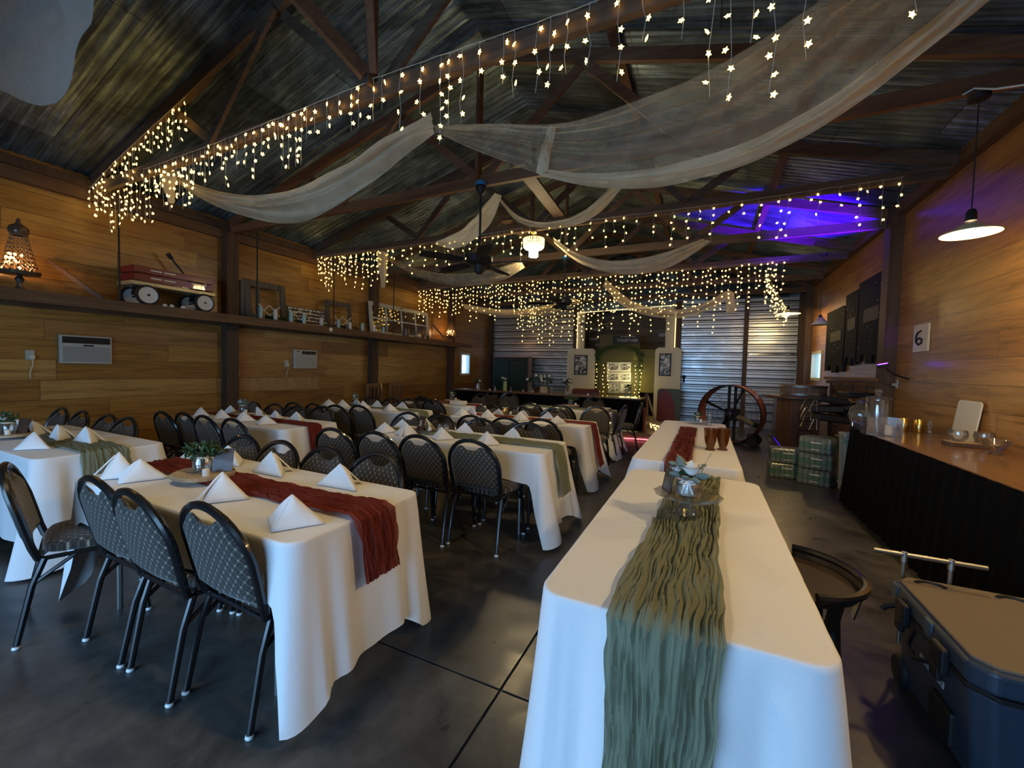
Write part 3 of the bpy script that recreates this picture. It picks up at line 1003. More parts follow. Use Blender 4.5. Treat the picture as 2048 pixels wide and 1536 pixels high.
runner((-0.075, 1.20), (-0.02, 2.98), 0.275, M['sage'], 'crinkled sage green runner hanging over the front of the right foreground table', 3, end0=0.715, end1=0.12, wob=0.030, flare=0.045)
runner((-0.16, 3.40), (-0.16, 5.6), 0.19, M['rust'], 'rust red runner on the long table behind the right foreground table', 5, end0=0.26, wob=0.024, flare=0.12)
runner((-3.25, 1.44), (-1.41, 1.44), 0.21, M['rust'], 'rust red runner draped over the aisle end of the left foreground table', 8, end0=0.2, end1=0.28, wob=0.034, flare=0.05, sway=0.02)
runner((-5.90, 1.50), (-4.06, 1.47), 0.26, M['sage'], 'sage green runner on the far left table at the picture edge', 12, end1=0.20, wob=0.02)
runner((-5.80, 3.20), (-3.93, 3.17), 0.17, M['rust'], 'rust red runner on the wall-side table of the second row', 15, end1=0.26, wob=0.02)
runner((-3.10, 3.48), (-1.19, 3.46), 0.22, M['sage'], 'sage green runner on the table with the number five sign', 19, end1=0.40, wob=0.022, flare=0.12)
runner((-3.25, 5.22), (-1.31, 5.22), 0.19, M['rust'], 'rust red runner on the aisle-side table of the third row', 22, end1=0.52, wob=0.018, flare=0.13)
runner((-5.75, 5.05), (-3.86, 5.03), 0.2, M['sage'], 'sage green runner on the wall-side table of the third row', 25, end1=0.4, wob=0.018)
runner((-5.30, 6.5), (-3.75, 6.5), 0.2, M['rust'], 'rust red runner on the wall-side table before the back bar', 28, end1=0.35, wob=0.018)
runner((-3.05, 7.08), (-1.40, 7.08), 0.2, M['sage'], 'sage green runner on the aisle-side table before the back bar', 31, end1=0.35, wob=0.018)

# --- chairs: apex pixel of each arched back -> place ------------------------
ORDN = ['nearest the aisle', 'second from the aisle', 'third from the aisle', 'fourth from the aisle']
CH = {
    ('L1', 'near'): [(436, 990), (290, 976), (214, 950)], ('L1', 'far'): [(745, 914), (640, 902), (550, 890), (478, 884)],
    ('LL', 'far'): [(244, 855), (206, 850), (152, 842), (112, 842)],
    ('R2', 'near'): [(475, 838), (418, 832), (378, 826), (335, 824)], ('R2', 'far'): [(640, 816), (590, 816), (545, 812), (500, 810)],
    ('T5', 'near'): [(950, 880), (845, 871), (757, 864), (672, 857)], ('T5', 'far'): [(1055, 852), (960, 846), (878, 840), (812, 836)],
    ('T6', 'near'): [(1085, 839), (1015, 836), (948, 832), (885, 829)], ('T6', 'far'): [(1190, 816), (1110, 818), (1040, 816), (975, 812)],
    ('R3', 'near'): [(724, 812), (675, 811), (633, 808), (592, 806)], ('R3', 'far'): [(848, 798), (815, 800), (780, 798), (742, 797)],
}
jr = random.Random(4)
for (tk, side), lst in CH.items():
    x0, x1, y0, y1 = TB[tk]
    for i, (px, py) in enumerate(lst):
        p = az(px, py, 0.875)
        sd = 1 if side == 'near' else -1
        if side == 'near': y = min(p.y + 0.25, y0 + 0.20)
        else: y = max(p.y - 0.25, y1 - 0.20)
        lab = 'patterned chair, %s side of the %s, %s' % (side, SN[tk], ORDN[i])
        # keep the picture column of the back, whatever y came out
        q = ay(px, py, y - 0.27 * sd)
        chair(q.x, y, (0 if sd > 0 else PI) + jr.uniform(-.05, .05), lab, 'chairs around the banquet tables')
qq = az(48, 934, 0.875)
chair(qq.x + .02, qq.y + 0.26, -0.34, 'lattice-patterned chair turned sideways at the wall end of the left foreground table', 'chairs around the banquet tables')
for px, y, rz, lab in ((1212, 6.9, 1.5, 'patterned chair at the aisle end of the table before the back bar'),
                       (1247, 7.6, 1.75, 'patterned chair right of the last table, in front of the stage edge'),
                       (1075, 6.55, 0, 'patterned chair on the near side of the aisle-side table before the bar, left one'),
                       (1130, 6.5, 0.1, 'patterned chair on the near side of the aisle-side table before the bar, right one'),
                       (940, 7.3, 2.9, 'patterned chair between the two tables before the back bar'),
                       (885, 6.05, 0.05, 'patterned chair on the near side of the wall-side table before the bar'),
                       (1010, 8.1, 3.3, 'patterned chair pushed against the middle of the back bar skirt'),
                       (965, 8.1, 3.0, 'patterned chair against the back bar skirt, left of the middle one'),
                       (1180, 8.15, 3.1, 'patterned chair against the right part of the back bar skirt')):
    q = ay(px, 800, y)
    chair(q.x, y, rz, lab, 'chairs near the back bar')

# --- napkins ----------------------------------------------------------------
NP = {
    'L1': ([(578, 1052), (438, 1000), (275, 962), (200, 946)], [(685, 974), (548, 948), (478, 925), (365, 918)]),
    'LL': ([(5, 905)], [(178, 888), (122, 881), (72, 872), (40, 866)]),
    'R2': ([(530, 850), (486, 843), (441, 838), (391, 832)], [(600, 840), (553, 838), (517, 832), (463, 829)]),
    'T5': ([(972, 890), (872, 882), (797, 874), (707, 865)], [(1030, 877), (931, 868), (860, 858), (768, 855)]),
    'T6': ([(1112, 849), (1040, 842), (966, 838), (912, 834)], [(1096, 840), (1047, 836), (998, 832), (945, 830)]),
    'R3': ([(757, 825), (703, 820), (664, 816), (616, 815)], [(808, 818), (756, 816), (714, 812)]),
}
for tk, (near, far) in NP.items():
    for sd, lst in (('near', near), ('far', far)):
        for i, (px, py) in enumerate(lst):
            rz = (0.0 if sd == 'near' else PI) + jr.uniform(-.25, .25)
            if sd == 'near': rz += 0.30
            o = napkin(px, py, rz, 'folded napkin, %s side of the %s, %s' % (sd, SN[tk], ORDN[i]), 'folded napkins', jr.randrange(4), 1.06 if tk in ('L1', 'LL') else .93)
            x0, x1, y0, y1 = TB[tk]
            o.location.y = min(max(o.location.y, y0 + 0.12), y1 - 0.12); o.location.x = min(max(o.location.x, x0 + 0.14), x1 - 0.14)
# ------------------------------------------------------------------ star light strings
def star_mesh(r=0.021):
    b = MB(); pts = []
    for k in range(10):
        a = 2 * PI * k / 10 + 0.3; q = r if k % 2 == 0 else r * 0.52
        pts.append((q * math.cos(a), q * math.sin(a)))
    c = len(pts)
    vs = [Vector((x, -0.002, z)) for x, z in pts] + [Vector((x, 0.002, z)) for x, z in pts] + [Vector((0, -0.008, 0)), Vector((0, 0.008, 0))]
    fs = []
    for k in range(c):
        j = (k + 1) % c
        fs += [(k, j, 2 * c), (j + c, k + c, 2 * c + 1), (k, k + c, j + c, j)]
    b.add(vs, fs); return b


STAR = None


def light_string(name_label, path, spacing, depth, seed, group='strings of star lights', rz=0, r=0.0175, base=(0, 0, 0), step=0.085, jit=0.5, dens=1.0):
    """cord along a 3D path with hanging drops of star bulbs. depth=(min,max) drop length"""
    global STAR
    rr = random.Random(seed)
    path = [Vector(p) for p in path]
    o0 = path[0].copy()
    t = thing('star_light_string', name_label, 'string lights', o0, 0, group)
    segs = [(b_ - a).length for a, b_ in zip(path, path[1:])]
    total = sum(segs)

    def at(s):
        for (a, b_), l in zip(zip(path, path[1:]), segs):
            if s <= l: return a.lerp(b_, s / l)
            s -= l
        return path[-1].copy()
    cord = MB()
    pts = []
    n = max(2, int(total / 0.12))
    for i in range(n + 1):
        p = at(total * i / n); pts.append(p - o0 + Vector((0, 0, -0.008 * abs(math.sin(i * 1.3)))))
    cord.tube(pts, 0.0022, 4)
    stars = []
    s = rr.uniform(0, spacing)
    k = 0
    while s < total:
        p = at(s) - o0
        L_ = depth[0] + (depth[1] - depth[0]) * ([0.35, 0.9, 0.2, 0.6, 1.0, 0.45, 0.75, 0.15][(k + rr.randrange(3)) % 8])
        wig = rr.uniform(-.02, .02)
        cps = [p, p + Vector((wig, 0, -L_ * 0.35)), p + Vector((-wig, wig, -L_ * 0.7)), p + Vector((wig * .5, 0, -L_))]
        cord.tube(cps, 0.0017, 3)
        z = rr.uniform(0.03, step)
        while z < L_ + 0.02:
            side = rr.choice((-1, 1))
            if rr.random() < dens:
                stars.append(p + Vector((side * rr.uniform(.004, .022), rr.uniform(-.02, .02), -z)))
            z += step * rr.uniform(0.7, 1.35)
        s += spacing * rr.uniform(1 - jit, 1 + jit); k += 1
    cord.build('cord', M['wire'], t)
    if STAR is None:
        STAR = star_mesh().build('star_bulb', M['bulb'], t); first = True
    # the 100 bulbs nearest the camera are parts of their own, the rest one part
    stars.sort(key=lambda q: (q + o0 - CAMPOS).length)
    me = STAR.data
    for i, q in enumerate(stars[:98]):
        if STAR.parent is t and i == 0 and STAR.location.length == 0: o = STAR
        else:
            o = bpy.data.objects.new('star_bulb', me); COL.objects.link(o); o.parent = t
        o.location = q
        o.rotation_euler = (rr.uniform(-.5, .5), rr.uniform(-1, 1), rr.uniform(-.9, .9)); sc = r / 0.021
        o.scale = (sc,) * 3
    if len(stars) > 98:
        b = MB(); sm = star_mesh(r)
        for q in stars[98:]:
            Rm = Matrix.Rotation(rr.uniform(-.9, .9), 3, 'Z') @ Matrix.Rotation(rr.uniform(-1, 1), 3, 'Y')
            b.add([Rm @ Vector(v) + q for v in sm.v], sm.f)
        o = b.build('star_bulbs', M['bulb'], t); o['kind'] = 'stuff'
    return t


y1 = TR[0] - 0.05
zc = 3.56
RA = lambda x: 3.53 + 0.06 + (ZR - 3.45 - 0.15) * (x - XL) / (XC - XL)
light_string('dense star lights climbing the left rafter of the front truss', [(XL + 0.12, y1, 3.50), (-6.2, y1, RA(-6.2) - .10), (-5.4, y1, RA(-5.4) - 0.12), (-4.75, y1, RA(-4.75) - .15)], 0.085, (0.10, 0.42), 1, r=0.0165)
light_string('second layer of star lights in the left corner of the front truss', [(XL + 0.10, y1 + 0.12, 3.46), (-6.3, y1 + .12, 3.52), (-5.5, y1 + .1, 3.50), (-4.8, y1 + .1, 3.54)], 0.085, (0.12, 0.50), 2, r=0.016)
light_string('star lights hanging from the left half of the front truss chord', [(-5.6, y1, 3.50), (-4.4, y1, 3.51), (-3.3, y1, 3.54), (-2.4, y1, 3.57)], 0.095, (0.12, 0.46), 3)
light_string('star lights hanging from the middle of the front truss chord', [(-2.35, y1, 3.58), (-1.6, y1, 3.57), (-0.8, y1, 3.56), (-0.3, y1, 3.57)], 0.12, (0.16, 0.60), 4, step=0.11)
light_string('star lights at the right end of the front truss, over the big drape', [(-0.25, y1, 3.60), (0.3, y1, 3.60), (0.95, y1, 3.62)], 0.11, (0.3, 0.78), 5, step=0.12)
y3 = TR[2] - 0.05
light_string('star lights hanging from the left half of the third truss', [(XL + 0.12, y3, 3.47), (-5.0, y3, 3.46), (-3.7, y3, 3.46), (-2.5, y3, 3.50)], 0.125, (0.12, 0.52), 6, r=0.0165, step=0.10)
light_string('second layer of star lights at the wall end of the third truss', [(XL + 0.12, y3 + .08, 3.50), (-5.9, y3 + .08, 3.48), (-4.9, y3 + .08, 3.50)], 0.12, (0.2, 0.66), 7, r=0.0165, step=0.10)
light_string('star lights hanging from the right half of the third truss, by the purple glow', [(-2.4, y3, 3.50), (-1.2, y3, 3.48), (0.2, y3, 3.47), (1.75, y3, 3.50)], 0.145, (0.10, 0.46), 8, r=0.016, step=0.105)
y5 = TR[4] - 0.06
light_string('dense star light curtain on the left part of the fifth truss', [(XL + 0.10, y5, 3.42), (-5.2, y5, 3.44), (-3.7, y5, 3.46)], 0.085, (0.25, 0.85), 9, r=0.0185, step=0.11)
light_string('dense star light curtain on the middle of the fifth truss', [(-3.7, y5, 3.46), (-2.4, y5, 3.48), (-1.2, y5, 3.47)], 0.085, (0.25, 1.0), 10, r=0.0185, step=0.11)
light_string('dense star light curtain on the right part of the fifth truss', [(-1.2, y5, 3.47), (0.0, y5, 3.46), (1.25, y5, 3.50)], 0.085, (0.2, 0.85), 11, r=0.0185, step=0.105)
y6 = 9.7
light_string('deep second curtain of star lights behind the middle of the fifth truss', [(-4.6, y6, 3.3), (-3.6, y6, 3.15), (-2.9, y6, 3.3), (-2.2, y6, 3.25)], 0.10, (0.35, 1.15), 12, r=0.0185, step=0.12)
light_string('loose star lights drooping before the alcove opening', [(-2.2, y6, 3.25), (-1.4, y6, 3.0), (-0.8, y6, 3.2), (0.2, y6, 3.1)], 0.12, (0.25, 0.8), 13, r=0.018, step=0.12)
pk = ay(1530, 540, y5); pe = ay(1575, 615, y5 + 2.4)
light_string('star lights swinging down to the far right pendant lamp', [(1.0, y5, 3.42), tuple(pk), tuple(pk.lerp(pe, .5) + Vector((0, 0, -.05))), tuple(pe)], 0.11, (0.2, 0.55), 14, r=0.0185, step=0.10)


# ------------------------------------------------------------------ draped fabric
def interp(pts, t):
    """pts list of (x,y) resampled by arc fraction"""
    seg = [math.hypot(b_[0] - a[0], b_[1] - a[1]) for a, b_ in zip(pts, pts[1:])]
    T = sum(seg); s = t * T
    for (a, b_), l in zip(zip(pts, pts[1:]), seg):
        if s <= l or (a, b_) == (pts[-2], pts[-1]):
            k = min(1, s / l if l else 0); return (a[0] + (b_[0] - a[0]) * k, a[1] + (b_[1] - a[1]) * k)
        s -= l
    return pts[-1]


def smooth_line(pts, it=2):
    for _ in range(it):
        q = [pts[0]]
        for a, b_ in zip(pts, pts[1:]):
            q.append((a[0] * .75 + b_[0] * .25, a[1] * .75 + b_[1] * .25)); q.append((a[0] * .25 + b_[0] * .75, a[1] * .25 + b_[1] * .75))
        q.append(pts[-1]); pts = q
    return pts


def drape(top, bot, ya, yb, mat_, label, seed, folds=5, bulge=0.18, deep=0.05, nu=90, nv=26, parts=None, name='draped_tulle'):
    """hung sheet whose upper and lower edges are known; it bellies towards and away from the viewer"""
    top = smooth_line(top); bot = smooth_line(bot)

    def fn(i, j):
        a = interp(top, i); c = interp(bot, i)
        yy = ya + (yb - ya) * i
        P = ay(a[0], a[1], yy); Q = ay(c[0], c[1], yy)
        gather = min(1, 6 * min(i, 1 - i)) ** 0.7
        p = P.lerp(Q, j)
        hgt = (P - Q).length
        off = math.sin(PI * j) * bulge * gather * min(1, hgt / .3)
        w = deep * (0.25 + 0.75 * gather) * (math.sin(j * PI * folds * (1 + .25 * math.sin(i * 3 + seed)) + 2.5 * noise.noise(Vector((i * 2.5, seed, 0))) + seed) * 0.7 + 0.8 * noise.noise(Vector((i * 7, j * 9, seed))))
        p = p + Vector((0, -off + w, 0.25 * w * math.cos(j * 11)))
        return p
    b = MB(); b.grid(fn, nu, nv)
    o = b.build(name, mat_, None, smooth=True, auto=85)
    return tag(o, label, 'fabric drape', 'tulle swags under the trusses')


drape([(335, 338), (372, 362), (440, 385), (520, 393), (600, 378), (700, 335), (790, 272), (862, 222)],
      [(336, 350), (378, 382), (430, 412), (490, 434), (560, 449), (640, 436), (720, 388), (800, 312), (868, 266)], 2.62, 2.68, M['tulle2'],
      'ivory tulle swag under the left half of the front truss', 1, folds=7, deep=.035, bulge=.14, nv=40)
drape([(324, 350), (332, 345), (345, 345), (352, 350)], [(336, 404), (340, 407), (346, 406), (350, 398)], 2.50, 2.56, M['tulle2'], 'short ivory tulle tail knotted at the left end of the front swag', 2, folds=2, nu=16, nv=14, bulge=.03, deep=.02)
drape([(866, 250), (960, 248), (1100, 252), (1180, 236), (1300, 190), (1400, 150), (1500, 92), (1600, 30), (1680, -30)],
      [(868, 262), (960, 308), (1075, 346), (1180, 374), (1300, 372), (1400, 353), (1500, 322), (1600, 275), (1700, 215), (1800, 142), (1900, 66), (2010, -25)], 2.70, 2.72, M['tulle'],
      'wide sheer ivory drape sweeping up to the top right corner', 3, folds=15, nu=150, nv=90, bulge=0.16, deep=.028)
# heavy rolled lower hem of that wide drape
drape([(1082, 338), (1180, 350), (1300, 340), (1400, 318), (1500, 284), (1600, 232), (1700, 168), (1800, 92), (1900, 12), (1950, -30)],
      [(1078, 350), (1180, 375), (1300, 374), (1400, 355), (1500, 325), (1600, 277), (1700, 216), (1800, 144), (1900, 68), (2010, -25)], 2.58, 2.60, M['tulle2'],
      'gathered denser lower hem of the wide sheer drape', 4, folds=4, nu=110, nv=18, bulge=0.06, deep=.035)
drape([(1096, 256), (1104, 252), (1112, 258)], [(1072, 345), (1080, 348), (1094, 344)], 2.56, 2.56, M['tulle2'], 'knotted gather cinching the wide drape left of its middle', 5, folds=3, nu=10, nv=20, bulge=0.03, deep=.025)
drape([(990, 386), (965, 418), (925, 462), (874, 482)], [(1004, 392), (992, 430), (955, 476), (912, 501), (868, 488)], 4.12, 4.12, M['tulle2'],
      'narrow tulle swag falling left from the knot behind the front fan', 6, folds=4, nu=50, nv=14, bulge=.06, deep=.03)
drape([(992, 386), (1030, 432), (1080, 447), (1130, 441), (1180, 415), (1226, 368)], [(996, 398), (1034, 448), (1088, 458), (1142, 455), (1198, 428), (1254, 366)], 4.12, 4.12, M['tulle2'],
      'narrow tulle swag rising right from the knot behind the front fan', 7, folds=4, nu=60, nv=14, bulge=.06, deep=.03)
drape([(764, 506), (800, 526), (860, 546), (930, 548), (990, 538), (1040, 520)], [(764, 512), (826, 552), (890, 570), (950, 572), (1010, 562), (1050, 535)], 5.66, 5.68, M['tulle'],
      'tulle swag under the left half of the third truss', 8, folds=4, nu=70, nv=16, bulge=.1, deep=.04)
drape([(754, 504), (764, 502), (776, 506)], [(762, 574), (766, 577), (770, 570)], 5.50, 5.52, M['tulle2'], 'yellowish tulle tail hanging among the stars of the third truss', 9, folds=2, nu=14, nv=16, bulge=.03, deep=.03)
drape([(1106, 474), (1150, 507), (1220, 524), (1290, 516), (1350, 499), (1404, 478)], [(1108, 486), (1158, 530), (1236, 550), (1316, 545), (1388, 510), (1424, 482)], 5.68, 5.68, M['tulle2'],
      'tulle swag under the right half of the third truss', 10, folds=4, nu=70, nv=16, bulge=.1, deep=.04)
drape([(924, 607), (1000, 620), (1070, 616), (1150, 596)], [(930, 618), (1000, 636), (1080, 634), (1160, 606)], 9.0, 9.0, M['tulle2'], 'far tulle swag before the left metal wall', 11, folds=3, nu=50, nv=10, bulge=.15, deep=.05)
drape([(1212, 558), (1262, 606), (1340, 622), (1400, 612), (1452, 582)], [(1206, 572), (1252, 622), (1336, 640), (1406, 630), (1462, 592)], 9.0, 9.0, M['tulle2'], 'far tulle swag across the alcove opening', 12, folds=3, nu=50, nv=10, bulge=.15, deep=.05)
drape([(1452, 584), (1460, 580), (1468, 586)], [(1452, 624), (1462, 628), (1474, 620)], 8.95, 8.95, M['tulle2'], 'short tulle tail hanging before the right metal door', 13, folds=2, nu=12, nv=12, bulge=.03, deep=.03)
drape([(-40, -30), (40, -60), (110, -60), (196, -60)], [(-60, 170), (0, 178), (52, 206), (92, 214), (128, 204), (150, 150), (188, -10)], 1.25, 1.15, M['tullew'],
      'heavy white cloth swag hanging in the top left corner', 14, folds=3, nu=60, nv=30, bulge=.08, deep=.025, name='draped_cloth')


# ------------------------------------------------------------------ ceiling fans
def fan(x, y, ztop, zm, ang, label, sc=1.0):
    t = thing('ceiling_fan', label, 'ceiling fan', (x, y, ztop), ang, 'black ceiling fans')
    L_ = ztop - zm
    b = MB(); b.lathe([(0, 0.0), (0.055, 0.0), (0.06, -0.03), (0.03, -0.085), (0.014, -0.10), (0, -.1)], n=20); b.build('canopy', M['blackm'], t, smooth=True)
    b = MB(); b.lathe([(0.058, 0.0), (0.061, 0.0), (0.061, 0.025), (0.05, 0.045), (0, 0.046)], (0, 0, 0.0), 20); b.build('blue_tape', M['bluetape'], t, smooth=True)
    MB().cyl((0, 0, -0.09), (0, 0, -L_ + 0.06), 0.013, n=10).build('downrod', M['blackm'], t, smooth=True)
    b = MB(); b.lathe([(0, .08), (0.03, .08), (0.05, .055), (0.12, .05), (0.145, .03), (0.145, -.03), (0.12, -.05), (.06, -.06), (.05, -.13), (0.035, -.15), (0, -.15)], (0, 0, -L_), 24)
    b.build('motor', M['blackm'], t, smooth=True)
    for k in range(5):
        a = 2 * PI * k / 5; c, s = math.cos(a), math.sin(a)
        def T(p):
            return Vector((p[0] * c - p[1] * s, p[0] * s + p[1] * c, p[2] - L_))
        b = MB()
        pts = [(0.12, -.02, -.02), (.2, -.03, -.03), (.2, .03, -.022), (.12, .02, -.012)]
        out = []
        n = 14
        for side in (0, 1):
            for i in range(n + 1):
                u = i / n; r = 0.19 + 0.47 * u * sc
                w = 0.052 + 0.02 * math.sin(PI * min(1, u * .8)) - 0.03 * max(0, u - .93) * 14 * .5
                out.append((r, (-w if side == 0 else w), -0.026 + (-.012 if side == 0 else .012)))
        vs = [T(p) for p in out]; vs += [v + Vector((0, 0, .006)) for v in vs]
        m_ = n + 1; k2 = 2 * m_
        fs = []
        for i in range(n):
            fs += [(i, m_ + i, m_ + i + 1, i + 1), (k2 + i, k2 + i + 1, k2 + m_ + i + 1, k2 + m_ + i), (i, i + 1, k2 + i + 1, k2 + i), (m_ + i, k2 + m_ + i, k2 + m_ + i + 1, m_ + i + 1)]
        fs += [(0, k2, k2 + m_, m_), (n, m_ + n, k2 + m_ + n, k2 + n)]
        b.add(vs, fs)
        b.bar(T((.10, 0, -.03)), T((.24, 0, -.03)), 0.03, 0.008)
        b.build('blade', M['blackm'], t)
    return t


fan(XC + .05, TR[1] - 0.06, 3.43, 2.63, 0.3, 'black ceiling fan with a blue-taped canopy, front one over the tables')
fan(XC, TR[3] - 0.05, 3.42, 2.66, 0.9, 'black ceiling fan second from the camera, among the star lights', 1.0)
fan(XC, TR[5] - 0.05, 3.42, 2.60, 0.1, 'farthest black ceiling fan, before the alcove opening', 1.0)


# ------------------------------------------------------------------ crystal chandelier in the middle
def chandelier(x, y, z, label):
    t = thing('chandelier', label, 'chandelier', (x, y, z))
    b = MB(); b.lathe([(0, 0), (.05, 0), (.045, -.025), (0.01, -.03), (0, -.03)], n=20); b.build('ceiling_cup', M['gold'], t, smooth=True)
    MB().cyl((0, 0, -.02), (0, 0, -.12), .006, n=6).build('stem', M['gold'], t)
    b = MB()
    for zz in (-.10, -.20): b.tube([(0.15 * math.cos(2 * PI * k / 28), .15 * math.sin(2 * PI * k / 28), zz) for k in range(28)], .006, 6, closed=True)
    for k in range(6):
        a = 2 * PI * k / 6; b.tube([(0, 0, -.11), (.15 * math.cos(a), .15 * math.sin(a), -.10)], .004, 5)
    b.build('ring_frame', M['gold'], t, smooth=True)
    b = MB()
    for k in range(32):
        a = 2 * PI * k / 32; b.box((.152 * math.cos(a), .152 * math.sin(a), -.15), (.006, .016, .10), rz=a)
    for k in range(14):
        a = 2 * PI * k / 14; b.box((.065 * math.cos(a), .065 * math.sin(a), -.30), (.006, .014, .11), rz=a)
    b.build('crystal_fringe', M['crystal'], t)
    b = MB(); b.lathe([(0, -.16), (.10, -.165), (.14, -.19), (.15, -.215), (.13, -.24), (.07, -.26), (0, -.262)], n=24)
    b.build('diffuser', M['crystal_hot'], t, smooth=True)
    return t


chandelier(XC + 0.02, TR[2], 3.43, 'small round crystal chandelier glowing under the middle of the third truss')


def pendant(x, y, ztop, z, r, label, bulb=True, glow=None, cone=False):
    t = thing('pendant_lamp', label, 'pendant lamp', (x, y, ztop), 0, 'warehouse pendant lamps')
    b = MB(); b.lathe([(0, 0), (.06, 0), (.055, -.03), (0, -.035)], n=16); b.build('ceiling_cup', M['blackm'], t, smooth=True)
    MB().cyl((0, 0, -.03), (0, 0, z - ztop + .16), .004, n=6).build('cord', M['blackm'], t)
    b = MB(); b.lathe([(0, .17), (.018, .17), (.028, .15), (.032, .09), (.0, .085)], (0, 0, z - ztop), 14); b.build('socket', M['blackm'], t, smooth=True)
    if cone: pr = [(.02, .14), (r, .0)]
    else: pr = [(.03, .075), (.055, .062), (r * .55, .032), (r * .93, .012), (r, .0)]
    b = MB(); b.lathe(pr, (0, 0, z - ztop), 40)
    b.f = [f for f in b.f if len(f) == 4]
    sh = b.build('lamp_shade', M['shade'], t, smooth=True, solid=0.002)
    if bulb:
        b = MB(); b.sphere((0, 0, z - ztop + .008), 0.036, 14, 10, (1, 1, 1.15)); b.build('bulb', glow or M['lampglow'], t, smooth=True)
    return t


M['shade'] = simple('cream_enamel', (0.75, 0.62, 0.36), 0.35)
PLP = pl = ay(1940, 468, 4.0)
pendant(pl.x, 4.0, 3.42, pl.z, 0.155, 'lit cream dish pendant lamp over the black-skirted counter')
PRP = pr = ay(1576, 628, 10.9)
pendant(pr.x, 10.9, 3.5, pr.z, 0.24, 'far cream pendant lamp draped with star lights by the metal door')
pc = ay(1640, 650, 8.5)
pendant(pc.x, 8.5, 3.5, pc.z, 0.13, 'small cream cone pendant lamp beside the navy panels', bulb=False, cone=True)
# white cable running to the right pendant's mount
b = MB(); q0 = ay(1925, 190, 4.0); b.tube([q0, q0 + Vector((.05, -.02, .02)), ay(1990, 178, 3.9), ay(2060, 168, 3.8)], 0.006, 6)
tag(b.build('power_cable', M['white']), 'white power cable running to the mount of the right pendant lamp', 'cable')
# ------------------------------------------------------------------ the high shelf on the left wall
SX = XL + 0.50
SZ = 2.13
ys0, ys1 = -1.0, 10.75
b = MB()
b.b2((XL + 0.16, ys0, SZ - 0.03), (SX - 0.02, ys1, SZ)); b.b2((SX - 0.025, ys0, SZ - 0.115), (SX + 0.015, ys1, SZ + 0.012))
b.b2((XL + 0.005, ys0, SZ - 0.13), (XL + 0.0, ys1, SZ - 0.03))
tag(b.build('wall_shelf', M['shelf'], bevel=0.004), 'long dark timber display shelf running high along the left wall', 'shelf')
for i, (px, py) in enumerate(((240, 600), (515, 650), (668, 665), (787, 680), (864, 690))):
    y = ax(px, py, SX).y
    b = MB(); b.cyl((SX - 0.01, y, SZ - .10), (SX - 0.01, y, 3.56), 0.010, n=8)
    tag(b.build('hanger_rod', M['blackm'], smooth=True), ['dark shelf hanger rod left of the red wagon', 'dark shelf hanger rod before the first wooden frame', 'dark shelf hanger rod before the small dark frame', 'dark shelf hanger rod before the white window frame', 'dark shelf hanger rod right of the white window frame'][i], 'rod', 'shelf hanger rods')
for i, (px0, py0, px1, py1) in enumerate(((95, 520, 205, 585), (866, 650, 895, 690))):
    p = ax(px0, py0, XL + 0.08); q = ax(px1, py1, SX - 0.03)
    q.z = SZ + 0.01
    b = MB(); b.bar(p, q, 0.03, 0.045)
    tag(b.build('shelf_brace', M['shelf']), ['slanted timber brace left of the red wagon', 'slanted timber brace by the far shelf lamp'][i], 'brace')

# red wagon -------------------------------------------------------------------
wy0, wy1 = ax(262, 600, SX - .08).y, ax(428, 605, SX - .08).y
wl = wy1 - wy0
t = thing('toy_wagon', 'red wooden toy wagon with white wheels standing on the wall shelf', 'wagon', (SX - 0.235, (wy0 + wy1) / 2, SZ), PI / 2)
# local x runs along the wall (world y), local y towards the wall
hl = wl * 0.5 - 0.02
WH = 0.128
b = MB(); b.box((0, 0, 0.275), (hl * 2 + .06, 0.36, 0.055)); b.build('bed', M['brass'], t, bevel=0.012)
b = MB()
for s in (-1, 1):
    for k in range(2): b.box((0, s * .165, 0.355 + k * .098), (hl * 2, 0.016, 0.082))
    for k in range(2): b.box((s * hl, 0, 0.355 + k * .098), (0.016, .33, .082))
    for q in (-.8, 0, .8): b.box((q * hl, s * .152, .385), (.03, .012, .21))
b.build('stake_sides', M['red'], t, bevel=0.003)
b = MB()
for k in (0, 1):
    for a0, a1 in ((-.62, -.35), (-.30, -.02)):
        for sd in (-1, 1): b.box(((a0 + a1) / 2 * hl, sd * .175, .358 + k * .098), ((a1 - a0) * hl, .004, .014))
b.build('white_lettering', M['paper'], t)
for sx in (-1, 1):
    ax_ = MB().cyl((sx * (hl - .13), -.19, WH + .006), (sx * (hl - .13), .19, WH + .006), .012, n=8)
    ax_.box((sx * (hl - .13), 0, .20), (.09, .22, .10), top=(.6, 1)); ax_.build('axle', M['blackm'], t)
    for sy in (-1, 1):
        b = MB(); Mr = Matrix.Rotation(R(90), 3, 'X'); c_ = (sx * (hl - .13), sy * .195, WH + .004)
        b.lathe([(.100, -.024), (.118, -.024), (WH, -.012), (WH, .012), (.118, .024), (.100, .024)], c_, 32, Mr)
        wv = b.build('wheel', M['rubber'], t, smooth=True)
        b = MB(); b.lathe([(0, -.024), (.016, -.028), (.020, -.018), (.055, -.015), (.060, -.020), (.090, -.018), (.102, -.025), (.102, .025), (.09, .018), (.06, .02), (.055, .015), (.02, .018), (.016, .028), (0, .024)], c_, 32, Mr)
        b.build('hub', M['hub'], wv, smooth=True)
        b = MB(); b.lathe([(0, -.031), (.013, -.031), (.013, .031), (0, .031)], c_, 14, Mr); b.build('axle_cap', M['blackm'], wv)
b = MB(); b.tube([(hl - .02, 0, .24), (hl + .03, 0, .13), (hl + .05, 0, .10)], .013, 8)
b.tube([(hl - .16, .08, .42), (hl - .26, .09, .56), (hl - .40, .10, .74)], .013, 8); b.tube([(hl - .38, .10, .72), (hl - .43, .10, .78)], .028, 8)
